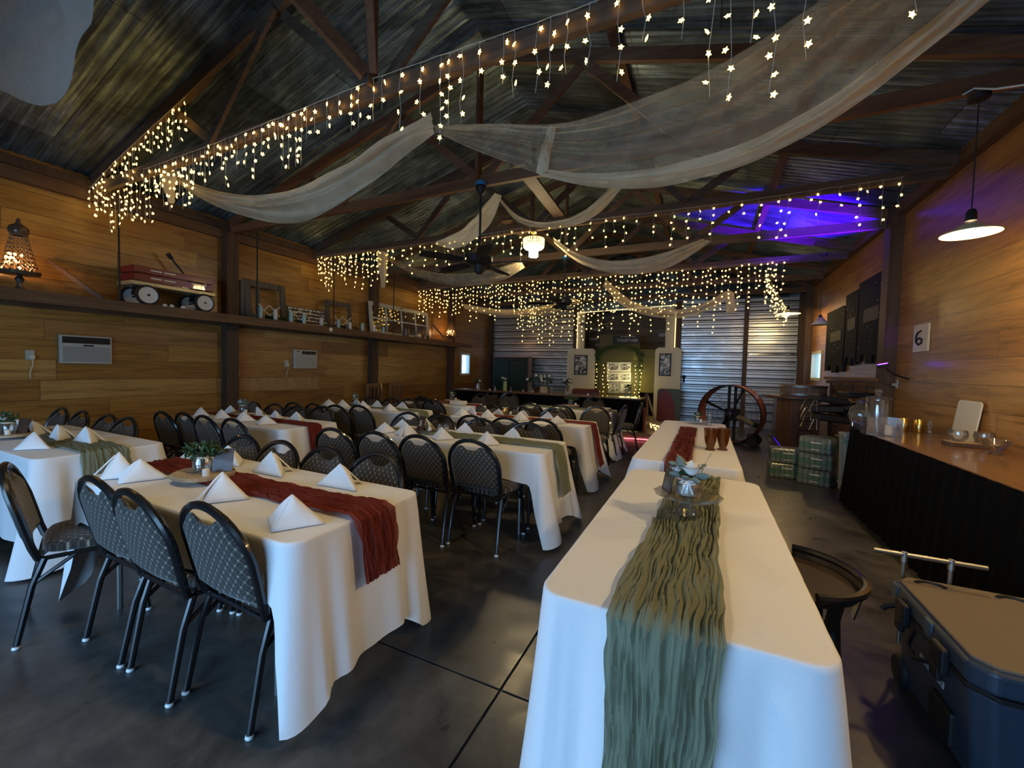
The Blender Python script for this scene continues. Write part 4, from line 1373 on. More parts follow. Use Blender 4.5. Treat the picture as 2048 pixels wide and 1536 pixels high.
b.build('handle', M['blackm'], t, smooth=True)
for i, (px, py, r) in enumerate(((330, 597, .028), (344, 600, .030), (366, 604, .030))):
    p = ax(px, py, SX - 0.09)
    b = MB(); b.sphere((p.x, p.y, SZ + r + .001), r, 14, 10)
    tag(b.build('wooden_ball', M['candle'], smooth=True), ['tan wooden ball under the wagon, left of the other two', 'tan wooden ball under the middle of the wagon', 'pale ball under the wagon near its right wheel'][i], 'ball')


# crystal table lamps at both ends of the shelf ---------------------------------
def crystal_lamp(x, y, z, s, label):
    t = thing('crystal_lamp', label, 'lamp', (x, y, z), 0, 'crystal lamps on the wall shelf')
    b = MB(); b.lathe([(0, .001), (.055 * s, .001), (.06 * s, .012 * s), (.025 * s, .03 * s), (.015 * s, .06 * s), (.03 * s, .085 * s), (.012 * s, .11 * s), (0, .11 * s)], n=20)
    b.build('base', M['steel'], t, smooth=True)
    b = MB(); b.lathe([(.0, .11 * s), (.12 * s, .115 * s), (.13 * s, .135 * s), (.10 * s, .13 * s), (0, .125 * s)], n=24)
    b.build('dish', M['brown_x'], t, smooth=True)
    for k in range(18):
        a = 2 * PI * k / 18; c, q = math.cos(a), math.sin(a); b = MB()
        b.cyl((.05 * s * c, .05 * s * q, .38 * s), (.115 * s * c, .115 * s * q, .14 * s), .0018, n=4)
        n = 9
        for i in range(n):
            u = i / (n - 1); r = (.115 - .065 * u ** .6) * s
            b.sphere((r * c, r * q, (.14 + .24 * u) * s), .0085 * s * (1.2 - .5 * u), 6, 4)
        b.build('crystal_strand', M['brown_x'], t)
    b = MB(); b.lathe([(.045 * s, .38 * s), (.062 * s, .40 * s), (.062 * s, .43 * s), (.05 * s, .445 * s), (.02 * s, .46 * s), (.012 * s, .49 * s), (0, .50 * s)], n=18)
    b.build('crown', M['brown_x'], t, smooth=True)
    b = MB()
    rr = random.Random(3)
    for k in range(18):
        a = rr.uniform(3.6, 6.4); u = rr.uniform(0, .45); r = (.10 - .05 * u) * s * rr.uniform(.5, 1)
        b.sphere((r * math.cos(a), r * math.sin(a), (.145 + .24 * u) * s), .010 * s, 6, 5)
    b.build('lit_crystals', M['ember'], t)
    return t


p = ax(43, 568, SX - .15); crystal_lamp(SX - .20, p.y, SZ, 1.55, 'tall glowing crystal lamp on the near end of the wall shelf').scale = (.8, .8, 1)
p = ax(902, 688, SX - .12); crystal_lamp(SX - .14, p.y, SZ, 1.35, 'glowing crystal lamp on the far end of the wall shelf')


# frames, candles and signs on the shelf ------------------------------------------
def frame_thing(name, label, cat, px0, px1, z0, h, bar_, m_, x=None, lean=-0.10, depth=.035, group=None):
    x = x or XL + .20
    y0, y1 = ax(px0, 600, x).y, ax(px1, 600, x).y
    t = thing(name, label, cat, (x, (y0 + y1) / 2, z0), PI / 2, group)
    t.rotation_euler = (0, 0, PI / 2)
    w = y1 - y0
    Mx = Matrix.Rotation(lean, 3, 'X')
    b = MB()
    # local x along the wall, local y = towards the wall (world -x)
    for s in (-1, 1): b.box(Mx @ Vector((s * (w / 2 - bar_ / 2), 0, h / 2)), (bar_, depth, h), rx=lean)
    for z in (bar_ / 2, h - bar_ / 2): b.box(Mx @ Vector((0, 0, z)), (w - 2 * bar_, depth * .9, bar_), rx=lean)
    b.build('frame', m_, t, bevel=0.004)
    return t, w, Mx


FRG = wood('grey_weathered_wood', (0.05, 0.045, 0.035), (0.13, 0.115, 0.09), 0.7, 'Z')
frame_thing('picture_frame', 'large empty weathered wooden frame leaning at the left of the candles', 'frame', 492, 574, SZ, .66, .10, FRG)
frame_thing('picture_frame', 'wooden frame standing behind and left of the large empty frame', 'frame', 482, 520, SZ, .62, .06, FRG, x=XL + .165, lean=-.04)
frame_thing('picture_frame', 'smaller empty dark frame leaning on the shelf right of the cross lattice sign', 'frame', 654, 705, SZ, .58, .085, FRG)
t, w, Mx = frame_thing('window_sash', 'old white window sash with six panes leaning on the shelf', 'window frame', 742, 860, SZ, .74, .085, simple('chippy_white', (.50, .50, .44), .7))
b = MB()
for k in (1, 2, 3): b.box(Mx @ Vector((-w / 2 + w * k / 4, 0, .37)), (.022, .025, .58), rx=-.1)
b.box(Mx @ Vector((0, 0, .38)), (w - .15, .022, .022), rx=-.1)
b.build('muntin', M['paper'], t)
b = MB().box(Mx @ Vector((0, 0.004, .37)), (w - .15, .003, .58), rx=-.1); b.build('pane', M['glass'], t)
b = MB().box(Mx @ Vector((0, -.022, .715)), (.07, .02, .018), rx=-.1); b.build('latch', M['blackm'], t)
# pallet style sign with rows of pale lettering
y0, y1_ = ax(576, 620, XL + .2).y, ax(655, 640, XL + .2).y
t = thing('wooden_sign', 'slatted wooden sign with worn white strips between the two dark frames', 'sign', (XL + .20, (y0 + y1_) / 2, SZ), PI / 2)
b = MB()
for k in range(5): b.box((0, .05 * k / 5, .04 + k * .066), (y1_ - y0, .014, .052))
b.build('slats', FRG, t)
b = MB()
rr = random.Random(5)
for k in range(5):
    xx = -(y1_ - y0) / 2 + .03
    while xx < (y1_ - y0) / 2 - .06:
        l = rr.uniform(.03, .12); b.box((xx + l / 2, .05 * k / 5 - .009, .04 + k * .066), (l, .003, .022)); xx += l + rr.uniform(.01, .03)
b.build('pale_lettering', M['paper'], t)


def lattice(px0, px1, n, label):
    a = ax(px0, 630, SX - .12); c = ax(px1, 640, SX - .12)
    b = MB(); L_ = c.y - a.y; hh = .085; zc_ = SZ + .17
    st = L_ / n
    for k in range(n):
        y = a.y + st * k
        for s in (-1, 1):
            b.bar((a.x, y, zc_ - s * hh), (a.x + .006 * s, y + st, zc_ + s * hh), .008, .014)
    b.cyl((a.x, a.y + st * .5, SZ), (a.x, a.y + st * .5, zc_), .006, n=6); b.cyl((a.x, c.y - st * .5, SZ), (a.x, c.y - st * .5, zc_), .006, n=6)
    tag(b.build('lattice_rack', M['cream']), label, 'rack', 'folding lattice racks')


lattice(517, 560, 2, 'pale folding cross lattice in front of the large empty frame')
lattice(577, 622, 2, 'pale folding cross lattice before the slatted sign')
lattice(668, 702, 2, 'pale folding cross lattice before the small dark frame')
CN = [(521, .15, 0), (551, .135, 1), (582, .13, 0), (608, .13, 0), (643, .115, 1), (677, .12, 0), (700, .11, 1), (725, .12, 0), (748, .105, 1), (767, .11, 0)]
M['tealglass'] = simple('pale_teal_glass', (.33, .47, .46), .25, spec=.6)
M['creamglass'] = simple('cream_glass', (.58, .54, .46), .3)
for i, (px, h, c) in enumerate(CN):
    h *= 1.45
    y = ax(px, 650, SX - .05).y
    t = thing('candle_jar', ['pale teal', 'cream'][c] + ' slender candle jar on the wall shelf, number %s from the left' % ['one', 'two', 'three', 'four', 'five', 'six', 'seven', 'eight', 'nine', 'ten'][i], 'candle jar', (SX - .05, y, SZ + .001), 0, 'candle jars on the wall shelf')
    t['label'] = ['pale teal', 'cream'][c] + ' candle jar on the shelf, ' + ['first from the left', 'second from the left', 'third from the left', 'fourth from the left', 'fifth, in front of the slatted sign', 'sixth, before the small dark frame', 'seventh, right of the small lattice', 'eighth, just before the white window sash', 'ninth, at the left edge of the window sash', 'last and thinnest on the right'][i]
    b = MB(); b.lathe([(0, 0), (.030, 0), (.033, .01), (.033, h - .02), (.027, h - .008), (.027, h), (0, h)], n=16); b.build('jar', [M['tealglass'], M['creamglass']][c], t, smooth=True)
    b = MB(); b.lathe([(.0335, .012), (.0345, .012), (.0345, .04), (.0335, .04)], n=16); b.build('band', M['steel'], t, smooth=True)
# greenery tufts between the candles


def foliage(b, c, rad, n, seed, lw=0.012, ll=0.045, up=0.5, flat=1.0):
    rr = random.Random(seed); c = Vector(c)
    for _ in range(n):
        d = Vector((rr.gauss(0, 1), rr.gauss(0, 1), rr.gauss(up, .8))).normalized()
        p = c + Vector((d.x * rad[0], d.y * rad[1], d.z * rad[2])) * rr.uniform(.35, 1)
        dirv = (d + Vector((rr.gauss(0, .5), rr.gauss(0, .5), rr.gauss(.1, .5)))).normalized()
        s = dirv.orthogonal(); s.rotate(Matrix.Rotation(rr.uniform(0, 6.28), 3, dirv)); s.normalize()
        l = ll * rr.uniform(.6, 1.2); w = lw * rr.uniform(.7, 1.2); nn = dirv.cross(s) * l * .15
        b.add([p - dirv * l * .5, p + s * w + nn, p + dirv * l * .5 , p - s * w + nn], [(0, 1, 2), (0, 2, 3)])
    return b


for i, (px, n) in enumerate(((540, 90), (566, 60), (595, 50), (690, 40), (712, 30))):
    y = ax(px, 640, SX - .15).y
    b = MB(); foliage(b, (SX - .15, y, SZ + .05), (.04, .10, .05), n, i); b.cyl((SX - .15, y, SZ), (SX - .15, y, SZ + .04), .012, n=6)
    tag(b.build('greenery_tuft', M['leaf']), 'dark green artificial sprig on the shelf ' + ['inside the large empty frame', 'right of the large empty frame', 'before the slatted sign', 'before the small dark frame', 'right of the small dark frame'][i], 'greenery', 'shelf greenery')
# little clock hanging on the shelf lip
p = ax(663, 659, SX + .03)
t = thing('round_medallion', 'small round cream medallion hung on the shelf lip below the small frame', 'ornament', (SX + .018, p.y, p.z), PI / 2)
b = MB(); b.lathe([(0, -.0), (.038, -.0), (.042, -.008), (.03, -.012), (0, -.012)], (0, 0, 0), 20, Matrix.Rotation(R(90), 3, 'X')); b.build('disc', M['candle'], t, smooth=True)
b = MB(); b.tube([(0, -.002, .036), (0.006, -.01, .07), (-.004, -.015, .095)], .0025, 5); b.build('hook', M['blackm'], t)
# mug, ornaments in front of the window sash
p = ax(812, 668, SX - .08)
t = thing('brown_mug', 'dark brown mug standing before the white window sash', 'mug', (p.x, p.y, SZ + .001), 0)
b = MB(); b.lathe([(0, 0), (.075, 0), (.08, .02), (.078, .19), (.072, .19), (.072, .01), (0, .01)], n=20); b.build('body', M['darkwood'], t, smooth=True)
b = MB(); b.tube([(0, .075, .16), (0, .12, .15), (0, .125, .08), (0, .078, .05)], .006, 6); b.build('handle', M['darkwood'], t, smooth=True)
for i, px in enumerate((832, 846, 856)):
    p = ax(px, 670, SX - .06); b = MB()
    r = [.045, .038, .04][i]
    b.sphere((p.x, p.y, SZ + r * 1.3), r, 12, 8, (1, 1, 1.3)); b.tube([(p.x, p.y, SZ + r * 2.4), (p.x, p.y + .03, SZ + r * 3.4), (p.x, p.y + .05, SZ + r * 3)], .006, 6)
    tag(b.build('figurine', M['darkwood'] if i else M['steel'], smooth=True), ['small grey bird figurine right of the brown mug', 'small dark figurine, middle one right of the brown mug', 'small dark figurine at the right corner of the window sash'][i], 'figurine')


# air conditioners, outlets -----------------------------------------------------
def aircon(px0, px1, py0, py1, kind, label):
    a = ax(px0, py0, XL + .02); c = ax(px1, py1, XL + .02)
    w = c.y - a.y; h = a.z - c.z
    t = thing('air_conditioner', label, 'air conditioner', (XL + .002, (a.y + c.y) / 2, c.z), PI / 2)
    b = MB(); b.b2((-w / 2, 0, 0), (w / 2, -.05, h)); b.build('case', M['white2'], t, bevel=.006)
    if kind == 0:
        b = MB(); b.b2((-w / 2 + .025, -.045, .02), (w / 2 - .025, -.058, h * .60))
        for k in range(9): b.b2((-w / 2 + .03, -.055, .03 + k * h * .06), (w / 2 - .03, -.062, .034 + k * h * .06))
        b.build('grille', M['grey'], t)
        b = MB(); b.b2((-w / 2 + .02, -.048, h * .72), (w / 2 - .02, -.056, h * .95)); b.build('air_outlet', M['blackm'], t)
        b = MB(); b.b2((-w * .22, -.05, h * .60), (w * .26, -.066, h * .70)); b.build('control_strip', M['white2'], t)
        b = MB(); b.b2((-w * .08, -.06, h * .62), (w * .12, -.068, h * .68)); b.build('display', M['blackm'], t)
    else:
        b = MB(); b.b2((-w / 2 + .03, -.045, .02), (w / 2 - .03, -.056, h * .66))
        b.build('grille', M['grey2'], t)
        b = MB()
        for k in range(6): b.b2((-w * .18 + k * w * .105, -.05, h * .76), (-w * .18 + k * w * .105 + w * .08, -.056, h * .94))
        b.build('air_outlet', M['blackm'], t)
        b = MB(); b.b2((-w * .40, -.05, h * .88), (-w * .30, -.056, h * .93)); b.build('badge', M['blackm'], t)


M['white2'] = simple('ac_case', (.46, .45, .38), .5); M['grey2'] = simple('ac_grille', (.40, .40, .35), .6)
aircon(117, 222, 669, 728, 0, 'larger window air conditioner set in the left wall under the wagon end')
aircon(587, 632, 699, 737, 1, 'smaller window air conditioner set in the left wall between two posts')
for i, (px, py, w, h, cord) in enumerate(((60, 710, .07, .11, 1), (573, 727, .07, .12, 1), (470, 747, .07, .115, 0), (749, 752, .04, .08, 0))):
    p = ax(px, py, XL + .01)
    if i == 3: p.y = max(p.y, 7.27)
    t = thing('wall_outlet', ['wall outlet with a plugged cord left of the larger air conditioner', 'wall outlet with a hanging cord left of the smaller air conditioner', 'white switch plate right beside the first wall post', 'small white plug plate beside the second wall post'][i], 'outlet', (XL + .001, max(p.y, 4.18) if i == 2 else p.y, p.z), PI / 2, 'wall outlets')
    MB().box((0, -.006, 0), (w, .01, h)).build('plate', M['white2'], t, bevel=.003)
    if cord:
        MB().box((.01, -.03, -.02), (.04, .04, .05)).build('plug', M['cream'], t, bevel=.006)
        b = MB(); b.tube([(.01, -.04, -.04), (.012, -.035, -.12), (-.005, -.02, -.2), (.0, -.012, -.26)], .005, 6); b.build('cord', M['cream'], t, smooth=True)
# thin blocks for a row of pale wall tiles
t = thing('pale_patch_row', 'row of faint pale wall tiles under the smaller air conditioner', 'wall tiles', (XL + .001, 4.9, ax(555, 767, XL).z), PI / 2)
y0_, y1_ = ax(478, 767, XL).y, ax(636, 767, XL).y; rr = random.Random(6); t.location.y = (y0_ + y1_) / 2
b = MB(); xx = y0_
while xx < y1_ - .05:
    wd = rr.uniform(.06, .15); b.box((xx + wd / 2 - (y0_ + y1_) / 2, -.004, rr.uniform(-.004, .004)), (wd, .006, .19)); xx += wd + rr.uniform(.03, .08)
b.build('patches', wood('pale_patch', (.30, .19, .08), (.42, .28, .13), .35, 'Z'), t)  # thin blocks stand in for pale patches on the boards
# two rustic chairs against the wall beyond the second post
for i, px in enumerate((762, 805)):
    p = ax(px, 780, XL + .4)
    t = thing('wooden_chair', ['carved wooden chair by the left wall just past the second post', 'carved wooden armchair by the left wall, right of the other wooden chair'][i], 'chair', (XL + .45, p.y, 0), -PI / 2)
    MB().box((0, 0, .44), (.46, .44, .05)).build('seat', M['darkwood'], t, bevel=.01)
    for sx in (-1, 1):
        MB().bar((sx * .2, -.2, 0), (sx * .21, -.26, 1.02), .045, .045, (0, 1, 0)).build('leg', M['redwood'], t)
        MB().bar((sx * .2, .2, 0), (sx * .2, .2, .43), .045, .045, (0, 1, 0)).build('leg', M['redwood'], t)
    b = MB(); b.box((0, -.255, .98), (.44, .03, .09)); b.box((0, -.235, .62), (.40, .03, .06))
    for k in (-1, 0, 1): b.box((k * .11, -.245, .80), (.04, .02, .32))
    b.build('backrest', M['redwood'], t)
# ------------------------------------------------------------------ counter along the right wall
KX, KZ, KY0, KY1 = 1.52, 0.88, 0.6, 5.80
t = thing('side_counter', 'long wooden counter against the right wall', 'counter', ((KX + XR) / 2, (KY0 + KY1) / 2, 0))
b = MB(); b.box((0.0, 0, KZ - .022), (XR - KX - .01, KY1 - KY0, .044)); b.build('countertop', M['countertop'], t, bevel=.006)
for sx in (-1, 1):
    for sy in (-1, 0, 1):
        MB().box((sx * .29, sy * 2.45, (KZ - .05) / 2), (.07, .07, KZ - .05)).build('leg', M['darkwood'], t)


def skirt(name, label, path, z0, z1, pleat, amp, flare, seed, extra=0.0):
    """pleated skirt following an open path"""
    path = [Vector((*p, 0)) for p in path]
    segs = [(q - p).length for p, q in zip(path, path[1:])]; T = sum(segs); n = int(T / (pleat / 7))
    def at(s):
        for (p, q), l in zip(zip(path, path[1:]), segs):
            if s <= l + 1e-9:
                d = (q - p).normalized(); return p.lerp(q, s / l), Vector((d.y, -d.x, 0))
            s -= l
        d = (path[-1] - path[-2]).normalized(); return path[-1], Vector((d.y, -d.x, 0))
    nz = 9
    def fn(i, j):
        s = T * i; p, nn = at(s); tt = j
        ph = 2 * PI * s / pleat + 1.5 * noise.noise(Vector((s * 1.4, seed, 0)))
        a = amp * (0.35 + .65 * tt) * (math.sin(ph) + .3 * math.sin(2.3 * ph)) + flare * tt * (1 + .5 * noise.noise(Vector((s * 2, 3, seed))))
        q = p + nn * (amp + .006 + a)
        return Vector((q.x, q.y, z1 + (z0 - z1) * tt))
    b = MB(); b.grid(fn, n, nz)
    return tag(b.build(name, M['skirt'], None, smooth=True, auto=80), label, 'table skirt', 'black pleated skirts')


skirt('table_skirt', 'black pleated skirt hanging on the side counter', [(XR - .08, KY1), (KX, KY1), (KX, KY0)], 0.03, KZ + .001, .15, .014, .05, 3)


def cpos(px, py):
    p = az(px, py, KZ)
    return p if p.x < 2.06 else ax(px, py, 2.06)


# big lidded glass jar -----------------------------------------------------------
def lathe_thing(name, label, cat, loc, parts, group=None, n=28, rz=0):
    t = thing(name, label, cat, loc, rz, group)
    for nm, pr, m_ in parts:
        b = MB(); b.lathe(pr, n=n); b.build(nm, m_, t, smooth=True, auto=50)
    return t


p = Vector((ay(1757, 800, 5.52).x, 5.52, KZ + .001))
t = lathe_thing('glass_jar', 'tall straight glass jar with a knobbed lid at the far end of the counter', 'jar', p,
                [('body', [(0, 0), (.10, 0), (.105, .01), (.105, .30), (.098, .33), (.098, .34), (.094, .34), (.094, .33), (.101, .30), (.101, .015), (0, .012)], M['glass']),
                 ('lid', [(.10, .342), (.11, .345), (.10, .365), (.04, .38), (.02, .385), (.018, .40), (.035, .42), (.03, .445), (0, .45)], M['glass_g'])])
MB().cyl((-.035, -.09, .06), (-.035, -.09, .29), .007, n=8).build('reflection_streak', simple('cool_reflection', (.75, .85, 1), .15, 1.0), t, smooth=True)  # bright rod standing in for a cool reflection on the glass
p = Vector((ay(1722, 800, 5.62).x, 5.62, KZ + .001))
t = lathe_thing('drink_dispenser', 'rounded greenish glass drink dispenser with metal taps at the counter end', 'dispenser', p,
                [('stand', [(0, 0), (.07, 0), (.075, .01), (.07, .05), (.06, .05), (0, .05)], M['blackm']),
                 ('body', [(0, .052), (.05, .052), (.085, .08), (.10, .13), (.10, .19), (.085, .24), (.04, .275), (.035, .30), (.055, .305), (.04, .315), (0, .315)], M['glass_g'])])
b = MB(); b.tube([(-.06, -.08, .08), (-.10, -.14, .08), (-.10, -.14, .05)], .009, 8); b.tube([(-.10, -.11, .10), (-.06, -.15, .10)], .006, 6); b.tube([(.05, -.09, .08), (.08, -.14, .08), (.08, -.14, .05)], .009, 8)
b.build('tap', M['chrome'], t, smooth=True)
b = MB(); b.tube([(-.05, -.02, .30), (-.10, -.03, .31), (-.11, -.03, .33)], .007, 6); b.tube([(-.04, .0, .32), (.01, 0, .345), (.05, 0, .32)], .006, 6)
b.build('handle', M['chrome'], t, smooth=True)
a = cpos(1735, 868); c = cpos(1792, 868)
t = thing('glass_tank', 'low rectangular glass box standing before the tall jar', 'glass box', (ay(1762, 850, 5.24).x, 5.24, KZ + .001), 0.0)
b = MB()
W_, D_, H_ = .27, .18, .17
for s in (-1, 1):
    b.box((s * W_ / 2, 0, H_ / 2), (.004, D_, H_)); b.box((0, s * D_ / 2, H_ / 2), (W_, .004, H_))
b.box((0, 0, .003), (W_, D_, .005)); b.build('panes', M['glass'], t)
b = MB()
for s in (-1, 1): b.box((0, s * D_ / 2, H_), (W_ + .01, .008, .012)); b.box((s * W_ / 2, 0, H_), (.008, D_, .012))
b.build('rim', M['glass'], t)
b = MB(); b.lathe([(0, .008), (.03, .008), (.033, .05), (.03, .10), (0, .10)], (.06, 0, 0), 16); b.build('candle', M['candle'], t, smooth=True)
for i, (px, py) in enumerate(((1806, 862), (1837, 863))):
    p = cpos(px, py)
    lathe_thing('gold_tumbler', ['shiny gold metal tumbler left one of the pair on the counter', 'shiny gold metal tumbler right one of the pair on the counter'][i], 'tumbler', (p.x, p.y, KZ + .001),
                [('body', [(0, 0), (.040, 0), (.043, .006), (.043, .135), (.041, .137), (.039, .134), (.039, .01), (0, .008)], M['gold'])], 'gold tumblers')
p = cpos(1859, 868)
lathe_thing('glass_candlestick', 'slim knobbly glass candlestick right of the gold tumblers', 'candlestick', (p.x, p.y, KZ + .001),
            [('body', [(0, 0), (.032, .002), (.03, .012), (.012, .02), (.018, .04), (.010, .055), (.02, .075), (.011, .09), (.024, .115), (.014, .13), (.018, .15), (0, .155)], M['glass'])], n=14)
# white square plate leaning on the wall
t = thing('square_platter', 'white square rounded platter leaning against the right wall', 'platter', (XR - .06, cpos(1885, 868).y - .02, KZ + .001), -PI / 2)
b = MB()
pts = []
s_ = .19; r_ = .04
for cx2, cy2, a0 in ((s_ - r_, r_, -90), (s_ - r_, 2 * s_ - r_, 0), (-s_ + r_, 2 * s_ - r_, 90), (-s_ + r_, r_, 180)):
    for k in range(5):
        a = R(a0 + k * 22.5); pts.append((cx2 + r_ * math.cos(a), cy2 + r_ * math.sin(a)))
b.prism(pts, (0, -.01, 0), (1, 0, 0), (0, .12, .99), (0, .012, -.002)); b.build('plate', simple('ceramic', (.62, .60, .54), .35), t, bevel=.003)
# tray with glass bowls
p = cpos(1937, 880)
t = thing('serving_tray', 'small dark wooden tray carrying glass bowls on the counter', 'tray', (p.x + .02, p.y, KZ + .001), .0)
MB().box((0, 0, .016), (.32, .17, .035)).build('tray', M['darkwood'], t, bevel=.004)
MB().box((0, 0, .0325), (.31, .16, .004)).build('top_board', M['slice'], t)
for i, (dx, dy) in enumerate(((-.075, .03), (.07, -.01))):
    lathe_thing('glass_bowl', ['round glass bowl on the dark tray, left one', 'round glass bowl on the dark tray, right one'][i], 'bowl', (p.x + .02 + dx, p.y + dy, KZ + .037),
                [('bowl', [(0, .001), (.032, .001), (.058, .026), (.066, .058), (.058, .096), (.055, .096), (.062, .058), (.054, .028), (0, .008)], M['glass']),
                 ('candle', [(0, .012), (.02, .012), (.02, .03), (0, .03)], M['candle'])], 'glass bowls on the counter')
p = cpos(1992, 884)
lathe_thing('footed_bowl', 'footed cut glass bowl right of the tray on the counter', 'bowl', (p.x, p.y, KZ + .001),
            [('bowl', [(0, 0), (.05, .002), (.045, .01), (.015, .022), (.04, .04), (.072, .065), (.085, .11), (.081, .112), (.066, .066), (0, .05)], M['glass'])], 'glass bowls on the counter')

# wall things on the right --------------------------------------------------------
def onwall(px, py): return ax(px, py, XR - .01)


a = onwall(1831, 652); c = onwall(1857, 702)
t = thing('wall_plaque', 'white wooden plaque with a black numeral hung on the right wall', 'plaque', (XR - .001, (a.y + c.y) / 2, (a.z + c.z) / 2), -PI / 2)
w = abs(a.y - c.y); h = abs(a.z - c.z)
MB().box((0, -.012, 0), (w, .02, h)).build('board', M['cream'], t, bevel=.003)
b = MB(); b.tube([(.02 * w / .3, -.028, h * .26), (-.05 * w / .3, -.028, h * .20), (-.075 * w / .3, -.028, h * .05), (-.07 * w / .3, -.028, -.12 * h), (-.02 * w / .3, -.028, -.24 * h), (.045 * w / .3, -.028, -.18 * h), (.05 * w / .3, -.028, -.06 * h), (0, -.028, -.0 * h), (-.06 * w / .3, -.028, -.05 * h)], .011, 6)
b.build('numeral', M['blackm'], t, smooth=True)
p = onwall(1793, 768)
p.y = min(p.y, 6.95)
t = thing('light_switch', 'cream switch with a plugged adapter on the right wall beside the post', 'switch', (XR - .001, p.y, p.z), -PI / 2)
MB().box((0, -.006, 0), (.07, .01, .115)).build('plate', M['white2'], t, bevel=.003)
MB().box((0.01, -.03, -.01), (.03, .05, .035)).build('adapter', M['white2'], t, bevel=.004)
# navy stepped panels
cols = [(1657, 1695, 618, 741), (1695, 1722, 584, 726), (1722, 1775, 553, 721)]
for i, (x0, x1, yt, yb) in enumerate(cols):
    xw = XR - .03
    a = ax(x0, yt, xw); c = ax(x1, yt + (15 if i == 2 else 0), xw); bq = ax((x0 + x1) / 2, yb, xw)
    y_a, y_c = a.y, c.y
    zt = (a.z + ax(x1, yt, xw).z) / 2
    t = thing('navy_panel', ['lowest dark navy stepped wall panel, far one of three', 'middle dark navy stepped wall panel of the three', 'tallest dark navy stepped wall panel next to the purple glow'][i], 'wall panel', (XR - .002, (y_a + y_c) / 2, bq.z), -PI / 2, 'dark navy wall panels')
    w = abs(y_a - y_c); h = zt - bq.z
    poly = [(-w / 2, 0.0), (-w * .3, 0), (-w * .3, .10), (-w * .1, .10), (-w * .1, -.04), (w * .15, -.04), (w * .15, .08), (w * .3, .08), (w * .3, -.02), (w / 2, -.02), (w / 2, h * .9), (w * .35, h), (-w / 2, h)]
    b = MB(); b.prism(poly, (0, -.012, 0), (1, 0, 0), (0, 0, 1), (0, -.03, 0)); b.build('panel', M['navy'], t)
    b = MB(); b.box((w * .05, -.046, h * .55), (w * .55, .008, h * .16), rz=0); b.build('grey_patch', simple('grey_patch%d' % i, (.035, .035, .03), .8), t)
    b = MB(); rr = random.Random(i)
    for k in range(9): b.sphere((rr.uniform(-.4, .4) * w, -.05, rr.uniform(.1, .9) * h), .006, 6, 4)
    b.build('unlit_bulbs', M['candle'], t)
# mantel rail and panelled shelf below
a = ax(1650, 752, XR - .12); c = ax(1762, 740, XR - .12)
t = thing('wall_mantel', 'orange-brown wooden mantel shelf below the navy panels', 'mantel', (XR - .002, (c.y + a.y) / 2, 0), -PI / 2)
w = a.y - c.y
z_m = 1.42
MB().box((0, -.07, z_m), (w, .14, .05)).build('shelf_board', M['timber_o'], t, bevel=.006)
b = MB(); b.box((0, -.06, z_m - .07), (w * .97, .10, .06)); b.build('crown_board', M['timber_o'], t, bevel=.01)
b = MB(); b.box((0, -.02, z_m - .62), (w * .95, .03, 1.0))
for k in range(5): b.box((-w * .45 + k * w * .225, -.045, z_m - .60), (.06, .03, 1.0))
b.build('panelling', M['timber_o'], t)
# purple flood lights
p = ax(1766, 732, XR - .25)
PURP = p.copy()
t = thing('flood_light', 'small purple LED flood light glowing upward beside the navy panels', 'flood light', (p.x, p.y, p.z), 0)
b = MB(); b.box((0, 0, 0), (.10, .08, .045), ry=-.25); b.build('housing', M['blackm'], t, bevel=.006)
b = MB(); b.box((-.006, 0, .026), (.085, .065, .006), ry=-.25); b.build('led_face', M['purple'], t)
b = MB(); b.tube([(.03, .0, -.03), (.10, 0, -.10), (.262, 0, -.16)], .012, 6); b.build('arm', M['blackm'], t)

# lectern with the wooden tub ------------------------------------------------------
LX, LY = 1.66, 9.75
t = thing('wooden_lectern', 'red-brown panelled wooden lectern with a wide top by the metal door', 'lectern', (LX, LY, 0), .12)
b = MB(); b.prism([(-.36, -.05), (-.18, -.30), (.30, -.30), (.34, .28), (-.34, .28)], (0, 0, .0), (1, 0, 0), (0, 1, 0), (0, 0, 1.0)); b.build('body', M['redwood'], t, bevel=.008)
b = MB(); gq = MB()
for zz, hh in ((.66, .22), (.28, .34)):
    for s, (w_, d_) in (((0), (.34, .02)),):
        b.box((.06, -.308, zz), (.30, .012, hh)); gq.box((.06, -.3155, zz), (.25, .004, hh - .05))
        b.box((.06, -.322, zz), (.19, .014, hh - .11))
b.build('panels', M['redwood'], t, bevel=.004); gq.build('groove_shade', M['darkwood'], t)  # dark frames stand in for the shade around the raised panels
b = MB()
pl_ = [(.52 * math.cos(PI + PI * k / 14) - .02, .50 * math.sin(PI + PI * k / 14) + .05) for k in range(15)] + [(.5, .34), (-.54, .34)]
b.prism(pl_, (0, 0, 1.0), (1, 0, 0), (0, 1, 0), (0, 0, .05)); b.build('top', M['redwood'], t, bevel=.015)
zt_ = 1.052
t = thing('wooden_tub', 'oval bucket-like wooden tub with a metal rim standing on the lectern', 'tub', (LX + .08, LY - .05, zt_))
b = MB(); b.lathe([(0, 0), (.36, 0), (.37, .01), (.385, .21), (.37, .215), (.355, .02), (0, .015)], n=36); b.build('staves', wood('tub_wood', (.16, .10, .06), (.32, .22, .15), .6, 'Z'), t, smooth=True, auto=35)
b = MB(); b.lathe([(.376, .02), (.384, .02), (.388, .06), (.380, .06)], n=36); b.lathe([(.384, .17), (.392, .17), (.396, .205), (.388, .205)], n=36); b.build('hoop', M['steel'], t, smooth=True)
for o in (t,): o.scale = (1, .8, 1)

